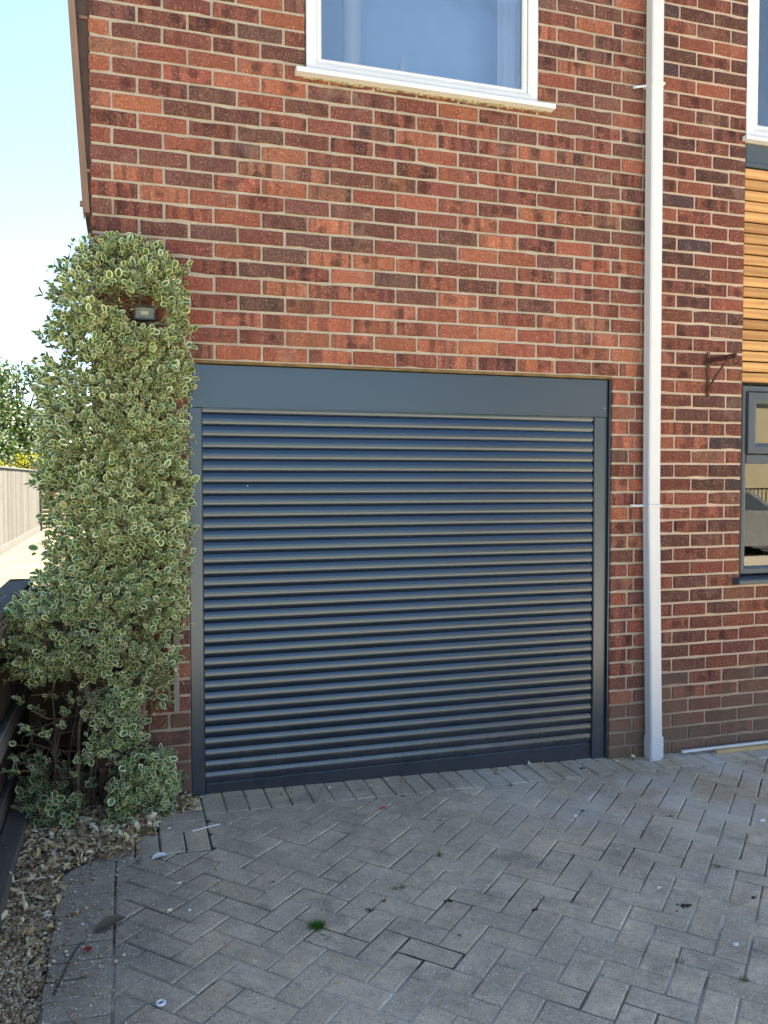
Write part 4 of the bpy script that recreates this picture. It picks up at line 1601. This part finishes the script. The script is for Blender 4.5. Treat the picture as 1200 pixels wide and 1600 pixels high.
tw_mb = MB()
LP, LD, LN, LL, LW, LS, LA = [], [], [], [], [], [], []
for (p, d) in zip(sp_p, sp_d):
    p, d = Vector(p), Vector(d)
    side = d.cross(Vector((random.gauss(0, 1), random.gauss(0, 1), random.gauss(0, 1)))).normalized()
    up = side.cross(d)
    ln = random.uniform(0.03, 0.075)
    base = p - d * ln * 0.8
    if base.y > -0.012 and base.x > XL - 0.02: base.y = -0.012
    tip = p + d * ln * 0.2
    if random.random() < 0.6: tw_mb.tube([base - d * random.uniform(0, 0.05), (base + tip) / 2 + side * 0.004, tip], [0.0022, 0.0016, 0.001], 3, caps=False)
    seed = random.random()
    size = random.choice((0.7, 0.9, 1.0, 1.1, 1.3))
    pairs = random.choice((2, 3, 3, 4))
    for k in range(pairs):
        t = 0.25 + 0.75 * k / max(1, pairs - 1)
        q = base + (tip - base) * t
        ax = side if k % 2 == 0 else up
        for s in (-1, 1):
            if random.random() < 0.1: continue
            opening = 1.0 - 0.35 * t
            dd = ax * s * opening + d * (0.5 + 0.4 * t) + Vector((random.gauss(0, 0.2), random.gauss(0, 0.2), random.gauss(0, 0.2)))
            nn = d * 1.0 - ax * s * 0.45 + Vector((0, -0.15, 0.35)) + Vector((random.gauss(0, 0.25), random.gauss(0, 0.25), random.gauss(0, 0.25)))
            L_ = random.uniform(0.019, 0.038) * size
            LP.append(q); LD.append(dd); LN.append(nn); LL.append(L_); LW.append(L_ * random.uniform(0.56, 0.74))
            LS.append(min(1, max(0, seed + random.gauss(0, 0.2)))); LA.append(random.random())
V, T, K = leaf_batch(np.array([tuple(q) for q in LP]), np.array([tuple(q) for q in LD]), np.array([tuple(q) for q in LN]), np.array(LL), np.array(LW), np.array(LS), np.array(LA))
# keep leaves in front of the brick face
inwall = (V[:, 0] > XL - 0.01) & (V[:, 1] > -0.004)
V[inwall, 1] = -0.004
np_mesh('foliage', V, T, M['leaf'], shrub, {'vc': K}, kind='stuff')
# twiggy wood
for _ in range(260):
    st = random.choice(stems)
    i = random.randrange(1, 8)
    a = Vector(st[i])
    d = Vector((random.gauss(0, 1), -abs(random.gauss(0.4, 0.5)), random.gauss(0.5, 0.6))).normalized()
    L_ = random.uniform(0.08, 0.30)
    b = a + d * L_ * 0.5 + Vector((random.gauss(0, 0.02), random.gauss(0, 0.02), 0))
    c = a + d * L_ + Vector((0, 0, random.gauss(0, 0.04)))
    for q in (b, c):
        if q.x > -0.56: q.y = min(q.y, -0.03)
        q.x = max(min(q.x, -0.15), float(side_l(max(0.02, q.z))) + 0.02)
        q.z = max(q.z, 0.01)
    tw_mb.tube([a, b, c], [0.0034, 0.0024, 0.0012], 4, caps=False)
for x, z, dx in ((-0.385, 2.55, 0.0), (-0.415, 2.53, -0.01)):
    tw_mb.tube([(x, -0.12, z), (x + dx, -0.125, z + 0.10)], [0.0016, 0.0008], 4)
# arching shoot over the header and bare twigs in the open patch by the lamp
tw_mb.tube([(-0.20, -0.18, 2.07), (-0.135, -0.20, 2.10), (-0.10, -0.2, 2.06), (-0.09, -0.2, 1.98)], 0.0013, 4)
for _ in range(60):
    a = Vector((random.uniform(-0.50, -0.37), random.uniform(-0.16, -0.05), random.uniform(2.25, 2.36)))
    b = a + Vector((random.gauss(0, 0.04), random.gauss(-0.01, 0.02), random.gauss(0, 0.035)))
    tw_mb.tube([a, b], [0.002, 0.001], 3, caps=False)
stem_mb.build('stem', M['twig'], shrub, smooth=True)
tw_mb.build('twigs', M['twig'], shrub, kind='stuff')

# dead brown leaf clumps caught inside the shrub and the litter beneath
def scatter_litter(n, fn, name, label, parent=None):
    P, D, Nn, Ls, Ws = [], [], [], [], []
    cols = []
    for _ in range(n):
        q = fn()
        if q is None: continue
        P.append(q)
        D.append((random.gauss(0, 1), random.gauss(0, 1), random.gauss(0, 0.45)))
        Nn.append((random.gauss(0, 0.8), random.gauss(0, 0.8), 1.0))
        L_ = random.uniform(0.016, 0.050) if n > 1000 else random.uniform(0.014, 0.03)
        Ls.append(L_); Ws.append(L_ * random.uniform(0.22, 0.52))
        cols.append(random.choice([(0.60, 0.47, 0.27), (0.70, 0.58, 0.37), (0.45, 0.31, 0.16), (0.30, 0.19, 0.10), (0.78, 0.69, 0.50), (0.54, 0.38, 0.19)]))
    V, T, K = leaf_batch(np.array(P), np.array(D), np.array(Nn), np.array(Ls), np.array(Ws), np.zeros(len(P)), np.zeros(len(P)), 0.5, 0.5)
    K[:, :3] = np.repeat(np.array(cols), 10, axis=0)
    return np_mesh(name, V, T, M['litter'], parent, {'vc': K}, kind='stuff', label=label, cat='leaves' if label else None)


def lit1():
    x, y = random.uniform(-0.92, -0.13), random.uniform(-1.3, 0.35)
    if x > -0.30 and y < -0.16: return None
    if x > -0.39 and y < -0.37: return None
    if x > -0.56 and y < -0.56: return None
    if x > -0.65 and y < -0.62: return None
    if y > -0.02 and x > -0.57: return None
    edge = (x + 0.9) * 0.25
    if random.random() > np.interp(y, [-1.3, -0.62, -0.42, -0.22], [0.03, 0.16, 0.6, 1.0]): return None
    return (x, y, random.uniform(0.026, 0.058))


scatter_litter(17000, lit1, 'leaf_litter', 'dry fallen leaves lying under the variegated shrub')
def lit2():
    c = random.choice([(-0.43, -0.13, 2.30, 0.05), (-0.29, -0.10, 0.66, 0.06), (-0.42, -0.10, 0.52, 0.09), (-0.60, -0.05, 0.75, 0.08), (-0.5, -0.1, 1.25, 0.1)])
    return (random.gauss(c[0], c[3]), min(-0.01, random.gauss(c[1], 0.03)), random.gauss(c[2], c[3] * 0.7))
scatter_litter(430, lit2, 'dead_leaves', None, shrub)
def lit3():
    if random.random() < 0.30:
        x = random.choice((random.uniform(-0.1, 2.15), random.gauss(2.36, 0.08), random.uniform(2.2, 3.2)))
        y = random.uniform(-0.05, 0.015) if x < 2.15 else -abs(random.gauss(0.03, 0.03)) - 0.01
        return (x, y, gz(x) + 0.004)
    x, y = random.uniform(-0.6, 2.6), random.uniform(-2.0, -0.1)
    if random.random() > math.exp(-(x + 0.5) * 1.7) + 0.012: return None
    if y > -0.6 and x < -0.3: return None
    return (x, y, gz(x) + 0.004)
scatter_litter(330, lit3, 'leaf_scraps', 'tiny dry leaf scraps scattered over the paved driveway')

# ------------------------------------------------------------------ gravel
phi = (1 + 5 ** 0.5) / 2
ICO = unit(np.array([(-1, phi, 0), (1, phi, 0), (-1, -phi, 0), (1, -phi, 0), (0, -1, phi), (0, 1, phi), (0, -1, -phi), (0, 1, -phi), (phi, 0, -1), (phi, 0, 1), (-phi, 0, -1), (-phi, 0, 1)], dtype=float))
ICF = np.array([(0, 11, 5), (0, 5, 1), (0, 1, 7), (0, 7, 10), (0, 10, 11), (1, 5, 9), (5, 11, 4), (11, 10, 2), (10, 7, 6), (7, 1, 8), (3, 9, 4), (3, 4, 2), (3, 2, 6), (3, 6, 8), (3, 8, 9), (4, 9, 5), (2, 4, 11), (6, 2, 10), (8, 6, 7), (9, 8, 1)])
pts = []
while len(pts) < 15000:
    x, y = random.uniform(-0.84, -0.30), random.uniform(-2.3, 0.10)
    lim = np.interp(y, [-2.3, -0.72, -0.58, -0.40, -0.36, -0.16, 0.1], [-0.668, -0.655, -0.575, -0.43, -0.295, -0.29, -0.30])
    if x > lim + random.gauss(0, 0.012): continue
    r = random.uniform(0.0038, 0.0088)
    pts.append((x, y, 0.008 + random.uniform(0, 0.012) * (1 if y < -0.3 else 0.5), r))
for _ in range(240):                     # strays kicked on to the border blocks
    x = -0.66 + abs(random.gauss(0, 0.10)); y = random.uniform(-2.2, -0.65)
    r = random.uniform(0.003, 0.007)
    pts.append((x, y, gz(x) + r * 0.6, r))
A = np.array(pts)
n = len(A)
sc = rng.uniform(0.7, 1.3, (n, 1, 3)) * np.array([1, 1, 0.75])
V = ICO[None] * sc * (1 + rng.uniform(-0.16, 0.16, (n, 12, 1)))
ang = rng.uniform(0, 6.28, n)
ca, sa = np.cos(ang)[:, None], np.sin(ang)[:, None]
V = np.stack([V[..., 0] * ca - V[..., 1] * sa, V[..., 0] * sa + V[..., 1] * ca, V[..., 2]], -1) * A[:, 3][:, None, None] + A[:, None, :3]
T = (ICF[None] + (np.arange(n) * 12)[:, None, None]).reshape(-1, 3)
pal = np.array([(0.46, 0.38, 0.27), (0.56, 0.48, 0.37), (0.33, 0.25, 0.17), (0.70, 0.64, 0.53), (0.20, 0.16, 0.125), (0.40, 0.29, 0.18), (0.48, 0.43, 0.37)])
cols = np.concatenate([pal[rng.integers(0, len(pal), n)] * rng.uniform(0.8, 1.25, (n, 1)) * np.array([1.0, 0.90, 0.74]), np.ones((n, 1))], 1)
np_mesh('gravel', V.reshape(-1, 3), T, M['stone'], None, {'vc': np.repeat(cols, 12, axis=0)}, smooth=True, kind='stuff', label='cream and grey pea gravel between sleeper and paving', cat='gravel')

# ------------------------------------------------------------------ floodlight
fl = empty('floodlight', (-0.318, -0.06, 2.284))
tag(fl, 'small black LED floodlight peeping out of the shrub', 'floodlight')
mb = MB()
mb.box(-0.368, -0.272, -0.145, -0.115, 2.252, 2.316, bev=0.004)
mb.build('housing', M['black'], fl)
mb = MB()
o_ = [(-0.366, 2.254), (-0.274, 2.254), (-0.274, 2.314), (-0.366, 2.314)]
i_ = [(-0.359, 2.261), (-0.281, 2.261), (-0.281, 2.307), (-0.359, 2.307)]
v = [(a, -0.149, b) for a, b in o_] + [(a, -0.149, b) for a, b in i_] + [(a, -0.1455, b) for a, b in i_] + [(a, -0.1448, b) for a, b in o_]
f = []
for i in range(4):
    j = (i + 1) % 4
    f += [(i, j, 4 + j, 4 + i), (4 + i, 4 + j, 8 + j, 8 + i), (j, i, 12 + i, 12 + j)]
mb.add(v, f)
mb.build('bezel', m_simple('dark_bezel', (0.035, 0.037, 0.036), 0.45), fl)
mb = MB()
v = [(a, -0.1470, b) for a, b in i_] + [(-0.340, -0.1462, 2.272), (-0.300, -0.1462, 2.272), (-0.300, -0.1462, 2.297), (-0.340, -0.1462, 2.297)]
f = [(4, 5, 6, 7)]
for i in range(4):
    j = (i + 1) % 4
    f.append((i, j, 4 + j, 4 + i))
mb.add(v, f)
mb.build('lens', m_simple('grey_lens', (0.17, 0.18, 0.155), 0.2, 0.05), fl)
mb = MB()
mb.box(-0.336, -0.304, -0.1469, -0.1463, 2.277, 2.292)
mb.build('diode_plate', m_simple('pale_diode', (0.42, 0.42, 0.30), 0.4, 0.05), fl)
mb = MB()
mb.box(-0.335, -0.305, -0.118, -0.001, 2.27, 2.30)
mb.build('wall_arm', M['black'], fl)

# ------------------------------------------------------------------ small things on the driveway
def blade_tuft(name, x, y, n, h, spread, label, cat='weed', col=(0.09, 0.20, 0.035)):
    z0 = gz(x) - 0.004
    mb = MB()
    for _ in range(n):
        a = random.uniform(0, 6.28)
        r = abs(random.gauss(0, spread * 0.35))
        bx, by = x + r * math.cos(a), y + r * math.sin(a) * 0.7
        hh = h * random.uniform(0.5, 1.1)
        b = random.uniform(0, 6.28)
        lx, ly = math.cos(a) * spread * random.uniform(0.3, 1.0), math.sin(a) * spread * random.uniform(0.3, 1.0)
        w = random.uniform(0.0008, 0.0016)
        px, py = math.cos(b) * w, math.sin(b) * w
        c = tuple(q * random.uniform(0.65, 1.35) for q in col) + (1,)
        mb.add([(bx - px, by - py, z0), (bx + px, by + py, z0), (bx + lx * 0.5 + px * 0.8, by + ly * 0.5 + py * 0.8, z0 + hh * 0.75), (bx + lx * 0.5 - px * 0.8, by + ly * 0.5 - py * 0.8, z0 + hh * 0.75), (bx + lx, by + ly, z0 + hh)], [(0, 1, 2, 3), (3, 2, 4)], vc=c)
    return mb.build(name, M['grass'], None, label=label, cat=cat)


blade_tuft('grass_tuft', 0.196, -1.287, 260, 0.022, 0.032, 'round bright green grass tuft in the paving, biggest on the driveway', 'grass')
blade_tuft('weed', 0.553, -1.105, 70, 0.012, 0.026, 'small green weed in the paving behind the grass tuft')
blade_tuft('weed', 0.405, -1.228, 50, 0.010, 0.022, 'dark green weed just right of the grass tuft', col=(0.06, 0.10, 0.03))
blade_tuft('weed', 0.799, -0.880, 34, 0.018, 0.024, 'thin wispy weed in the middle of the driveway', col=(0.10, 0.16, 0.06))
blade_tuft('weed', 1.272, -1.798, 30, 0.008, 0.022, 'small flat weed near the front right of the driveway', col=(0.08, 0.15, 0.05))
blade_tuft('weed', 1.186, -1.733, 30, 0.008, 0.026, 'dull green weed in a joint left of the small flat weed', col=(0.09, 0.12, 0.06))
blade_tuft('weed', 1.400, -1.945, 46, 0.012, 0.020, 'yellowish weed nearest the lower right corner of the paving', col=(0.15, 0.17, 0.06))
blade_tuft('weed', 1.845, -1.274, 30, 0.014, 0.018, 'thin weed in the brown stained paving on the right', col=(0.10, 0.15, 0.05))


def moss_clump(x, y, s, label, col=(0.055, 0.046, 0.032), sx=1.0):
    mb = MB()
    for _ in range(22):
        a, r = random.uniform(0, 6.28), s * abs(random.gauss(0, 0.6))
        c = (x + r * math.cos(a) * sx, y + r * math.sin(a) * 0.6, gz(x) + 0.001)
        q = s * random.uniform(0.08, 0.26)
        v = [(c[0] + p[0] * q, c[1] + p[1] * q, c[2] + p[2] * q * 0.55) for p in ICO * (1 + rng.uniform(-0.3, 0.3, (12, 1)))]
        mb.add(v, [tuple(t) for t in ICF], vc=tuple(k * random.uniform(0.7, 1.5) for k in col) + (1,))
    return mb.build('moss_clump', M['moss'], None, label=label, cat='moss')


moss_clump(0.699, -1.239, 0.020, 'black moss clump at the centre front of the paving')
moss_clump(0.468, -1.177, 0.014, 'black moss clump between the two weeds by the grass tuft')
moss_clump(0.647, -1.468, 0.013, 'small greenish moss clump on a pale joint', (0.05, 0.05, 0.02))
moss_clump(1.804, -1.521, 0.015, 'brown moss clump on the far right of the paving', (0.05, 0.03, 0.015))
moss_clump(0.975, -1.381, 0.016, 'dark moss clump right of the centre front of the paving')
moss_clump(1.934, -0.092, 0.020, 'dark moss clump on the border blocks by the right guide rail')
moss_clump(1.525, -1.503, 0.030, 'long dark moss streak in a joint on the right', sx=1.3)
moss_clump(0.10, -0.93, 0.013, 'moss speck in the herringbone nearest the shrub')
moss_clump(0.93, -0.55, 0.012, 'moss speck midway between the door and the weeds')
moss_clump(1.62, -0.62, 0.014, 'dark moss speck in front of the right end of the door')
moss_clump(1.98, -0.78, 0.014, 'dark moss speck in front of the downpipe')


def leaf_thing(name, x, y, L_, W_, rot, col, label, cat='leaf', curl=0.5, lift=0.004, tilt=0.1):
    V, T, K = leaf_batch(np.array([(x - math.cos(rot) * L_ / 2, y - math.sin(rot) * L_ / 2, gz(x) + lift)]), np.array([(math.cos(rot), math.sin(rot), tilt)]), np.array([(0.1, -0.1, 1.0)]), np.array([L_]), np.array([W_]), np.zeros(1), np.zeros(1), 0.5, curl)
    K[:, :3] = col
    return np_mesh(name, V, T, M['litter'], None, {'vc': K}, label=label, cat=cat)


leaf_thing('fallen_leaf', -0.481, -1.103, 0.125, 0.050, 0.5, (0.13, 0.105, 0.075), 'large brown curled leaf on the dark border blocks', curl=0.2, lift=0.008)
leaf_thing('fallen_leaf', -0.377, -0.635, 0.045, 0.022, -0.9, (0.30, 0.28, 0.21), 'small grey curled leaf left of the white petal', tilt=0.3)
leaf_thing('petal', -0.300, -0.613, 0.070, 0.034, 0.25, (0.80, 0.80, 0.78), 'white petal lying on the paving below the shrub', 'petal', 0.25, 0.006)
leaf_thing('petal', 1.504, -1.372, 0.026, 0.018, 0.2, (0.78, 0.76, 0.68), 'small white petal on the right of the driveway', 'petal')
leaf_thing('red_scrap', 0.721, -0.358, 0.050, 0.016, 0.5, (0.55, 0.06, 0.06), 'small red plastic scrap on the paving before the door', 'litter', 0.3)
leaf_thing('fallen_leaf', 0.215, -1.372, 0.036, 0.008, 0.1, (0.28, 0.24, 0.18), 'thin dry leaf in front of the grass tuft')
leaf_thing('fallen_leaf', 0.205, -1.335, 0.028, 0.012, -0.7, (0.55, 0.50, 0.38), 'pale dry leaf touching the grass tuft')
leaf_thing('red_leaf', -0.545, -1.235, 0.035, 0.022, 0.8, (0.28, 0.035, 0.035), 'dark red leaf on the edge of the gravel', tilt=0.2)


def pebble(x, y, r, label, col=(0.72, 0.71, 0.68)):
    mb = MB()
    s = (random.uniform(1.1, 1.5), random.uniform(0.7, 0.9), 0.6)
    v = [(x + p[0] * r * s[0], y + p[1] * r * s[1], gz(x) + r * 0.45 + p[2] * r * s[2]) for p in ICO * (1 + rng.uniform(-0.1, 0.1, (12, 1)))]
    mb.add(v, [tuple(t) for t in ICF], vc=col + (1,))
    return mb.build('pebble', M['stone'], None, smooth=True, label=label, cat='pebble')


pebble(1.510, -1.774, 0.012, 'white pebble on the paving near the lower right')
pebble(2.356, -0.946, 0.014, 'white pebble on the paving at the right edge')
pebble(1.546, -0.674, 0.012, 'white stone chip before the right end of the door')
pebble(-0.215, -1.06, 0.007, 'small white pebble right of the large brown leaf')
pebble(-0.57, -1.06, 0.006, 'tiny white pebble left of the large brown leaf')
mb = MB()
ring = [(-0.332 + 0.0115 * math.cos(a), -1.579 + 0.0115 * math.sin(a), gz(-0.33) + 0.006) for a in np.linspace(0, 2 * math.pi, 17)]
mb.tube(ring, 0.0042, 8, caps=False)
tag(mb.build('plastic_ring', M['white_plastic'], smooth=True), 'small white plastic ring on the paving at the lower left', 'ring')
mb = MB()
mb.tube([(-0.155, -0.385, gz(-0.1) + 0.004), (-0.03, -0.345, gz(-0.1) + 0.005)], 0.0026, 6)
tag(mb.build('plastic_stick', M['white_plastic']), 'thin white stick on the paving by the door corner', 'stick')
mb = MB()
mb.tube([(-0.63, -1.45, 0.035), (-0.60, -1.30, 0.035), (-0.585, -1.22, 0.03), (-0.56, -1.16, 0.028)], [0.004, 0.0035, 0.003, 0.002], 5)
tag(mb.build('twig', M['bark']), 'dark twig lying on the edge of the gravel', 'twig')

# ------------------------------------------------------------------ trees and bushes beyond
def crown(name, blobs, n, size, mat, parent, edge_noise=0.35, flat=0.0):
    P, D, Nn, Ls, Ws, S_ = [], [], [], [], [], []
    k = 0
    tot = sum(b[3] * b[4] * b[5] for b in blobs)
    for b in blobs:
        m = int(n * b[3] * b[4] * b[5] / tot)
        for _ in range(m):
            v = Vector((random.gauss(0, 1), random.gauss(0, 1), random.gauss(0, 1))).normalized()
            r = random.random() ** 0.38
            wob = 1 + edge_noise * mnoise.noise(v * 2.2 + Vector((b[0], b[1], b[2])))
            p = Vector((b[0] + v.x * b[3] * r * wob, b[1] + v.y * b[4] * r * wob, b[2] + v.z * b[5] * r * wob))
            if mnoise.noise(p * (1.1 / max(0.4, b[3] * 0.5)) + Vector((7, 1, 3))) < -0.12: continue
            P.append(tuple(p))
            D.append((random.gauss(0, 1), random.gauss(0, 1), random.gauss(-0.2, 0.8)))
            Nn.append((v.x + random.gauss(0, 0.6), v.y + random.gauss(0, 0.6), 0.6 + random.gauss(0, 0.6)))
            L_ = size * random.uniform(0.6, 1.3)
            Ls.append(L_); Ws.append(L_ * 0.62); S_.append(random.random())
    V, T, K = leaf_batch(np.array(P), np.array(D), np.array(Nn), np.array(Ls), np.array(Ws), np.array(S_), np.zeros(len(P)))
    K[:, 0] = 0
    return np_mesh(name, V, T, mat, parent, {'vc': K}, kind='stuff')


def tree(x, y, h, r, label, n=9000, size=0.22, group=None):
    t = empty('tree', (x, y, -0.1))
    tag(t, label, 'tree', group)
    mb = MB()
    mb.tube([(x, y, -0.1), (x + 0.1, y, h * 0.25), (x - 0.1, y + 0.1, h * 0.5), (x + 0.05, y, h * 0.8)], [0.26, 0.2, 0.14, 0.05], 8)
    mb.build('trunk', M['bark'], t, smooth=True)
    for i in range(11):
        a = i * 2.4
        z0 = h * random.uniform(0.2, 0.6)
        mb = MB()
        mb.tube([(x, y, z0), (x + math.cos(a) * r * 0.4, y + math.sin(a) * r * 0.4, z0 + h * 0.12), (x + math.cos(a) * r * 0.8, y + math.sin(a) * r * 0.8, z0 + h * 0.28)], [0.10, 0.07, 0.03], 5)
        mb.build('limb', M['bark'], t, smooth=True)
    blobs = []
    for i in range(20):
        a = random.uniform(0, 6.28)
        rr = r * random.uniform(0.2, 0.9)
        zz = h * random.uniform(0.24, 0.88)
        k = 1 - 0.45 * abs(zz / h - 0.6)
        s = r * random.uniform(0.32, 0.5)
        blobs.append((x + math.cos(a) * rr * k, y + math.sin(a) * rr * k, zz, s, s, s * 0.8))
    crown('crown', blobs, n, size, M['treeleaf'], t)
    return t


tree(-5.9, 45.0, 8.3, 3.2, 'broad dark green tree rising beyond the sunlit fence, at the left edge', 22000, 0.20)


def bush(x, y, rx, rz, label, mat='bushleaf', n=4500, size=0.10, zc=None):
    b = empty('bush', (x, y, -0.1))
    tag(b, label, 'bush')
    mb = MB()
    for i in range(7):
        a = i * 0.9
        mb.tube([(x, y, -0.1), (x + math.cos(a) * rx * 0.3, y + math.sin(a) * 0.3, rz * 0.8), (x + math.cos(a) * rx * 0.6, y + math.sin(a) * 0.5, rz * 1.5)], [0.05, 0.035, 0.015], 5)
    mb.build('stem', M['bark'], b)
    bl = []
    for i in range(8):
        bl.append((x + random.uniform(-0.6, 0.6) * rx, y + random.uniform(-0.5, 0.5) * rx, rz * random.uniform(0.7, 1.35), rx * 0.5, rx * 0.5, rz * 0.5))
    crown('crown', bl, n, size, M[mat], b)
    return b


bush(-4.2, 27.5, 1.35, 1.55, 'golden yellow leaved bush rising over the boarded fence')
bush(-2.9, 28.5, 1.3, 1.7, 'pale green bush behind the end of the boarded fence', 'treeleaf', 4500, 0.11)
bush(-7.0, 33.0, 2.6, 2.3, 'dark green hedge bush behind the golden bush', 'treeleaf', 6000, 0.15)

# ------------------------------------------------------------------ the other side of the street (seen mirrored in glass and paint)
oh = empty('rendered_house', (22, -20, -0.1))
tag(oh, 'cream rendered house across the road, mirrored in the window glass', 'house')
mb = MB()
mb.box(13.0, 31.0, -28.0, -20.0, -0.14, 5.2)
mb.build('wall', M['render'], oh)
mb = MB()
mb.prism([(-28.5, 5.1), (-19.5, 5.1), (-24.0, 8.2)], 'x', 12.7, 31.3)
mb.build('roof', M['roof'], oh)
for x in (15.2, 18.6, 22.4, 27.6):
    for z in (0.9, 3.3):
        mb = MB()
        frame_bars_ = frame_bars
        mb.box(x - 0.75, x + 0.75, -19.995, -19.93, z, z + 1.3)
        wn_ = mb.build('window', M['upvc'], oh)
        mb = MB()
        mb.box(x - 0.66, x + 0.66, -19.93, -19.92, z + 0.09, z + 1.21)
        mb.build('pane', M['greyframe'], wn_)

rl = empty('metal_railing', (20, -18.6, -0.1))
tag(rl, 'black metal railing before the rendered house, mirrored in the window glass', 'railing')
for i in range(60):
    mb = MB()
    mb.box(15.0 + 0.16 * i, 15.025 + 0.16 * i, -18.62, -18.60, -0.1, 1.22)
    mb.build('bar', M['black'], rl)
for z in (0.1, 1.2):
    mb = MB()
    mb.box(14.9, 24.6, -18.63, -18.59, z, z + 0.05)
    mb.build('rail', M['black'], rl)

car = empty('parked_car', (12.05, -11.2, -0.14))
tag(car, 'silver grey hatchback parked at the kerb, mirrored in the window glass', 'car')
m_paint = m_simple('silver_car_paint', (0.28, 0.29, 0.30), 0.25, 0.03, 2, metal=0.4)
side = [(-2.0, 0.25), (2.0, 0.25), (2.08, 0.55), (1.95, 0.86), (0.95, 0.98), (-1.75, 1.0), (-2.05, 0.8)]
cab = [(0.95, 0.98), (0.25, 1.42), (-1.15, 1.47), (-1.75, 1.0)]
mb = MB()
mb.prism([(12.05 + a, b - 0.12) for a, b in side], 'y', -12.05, -10.35)
mb.build('body', m_paint, car)
mb = MB()
mb.prism([(12.05 + a, b - 0.12) for a, b in cab], 'y', -11.92, -10.48)
mb.build('cabin', m_paint, car)
for y0, y1 in ((-11.935, -11.918), (-10.482, -10.465)):
    mb = MB()
    mb.prism([(12.05 + a, b - 0.12) for a, b in ((0.72, 1.03), (0.18, 1.37), (-1.05, 1.41), (-1.5, 1.04))], 'y', y0, y1)
    mb.build('side_window', M['greyframe'], car)
for wx in (10.7, 13.35):
    for y0, y1 in ((-12.08, -11.86), (-10.54, -10.32)):
        mb = MB()
        mb.tube([(wx, y0, 0.19), (wx, y1, 0.19)], 0.31, 18)
        wh = mb.build('wheel', M['black'], car)
        mb = MB()
        mb.tube([(wx, y0 - 0.005, 0.19), (wx, y1 + 0.005, 0.19)], 0.19, 14)
        mb.build('hub', M['steel'], wh)
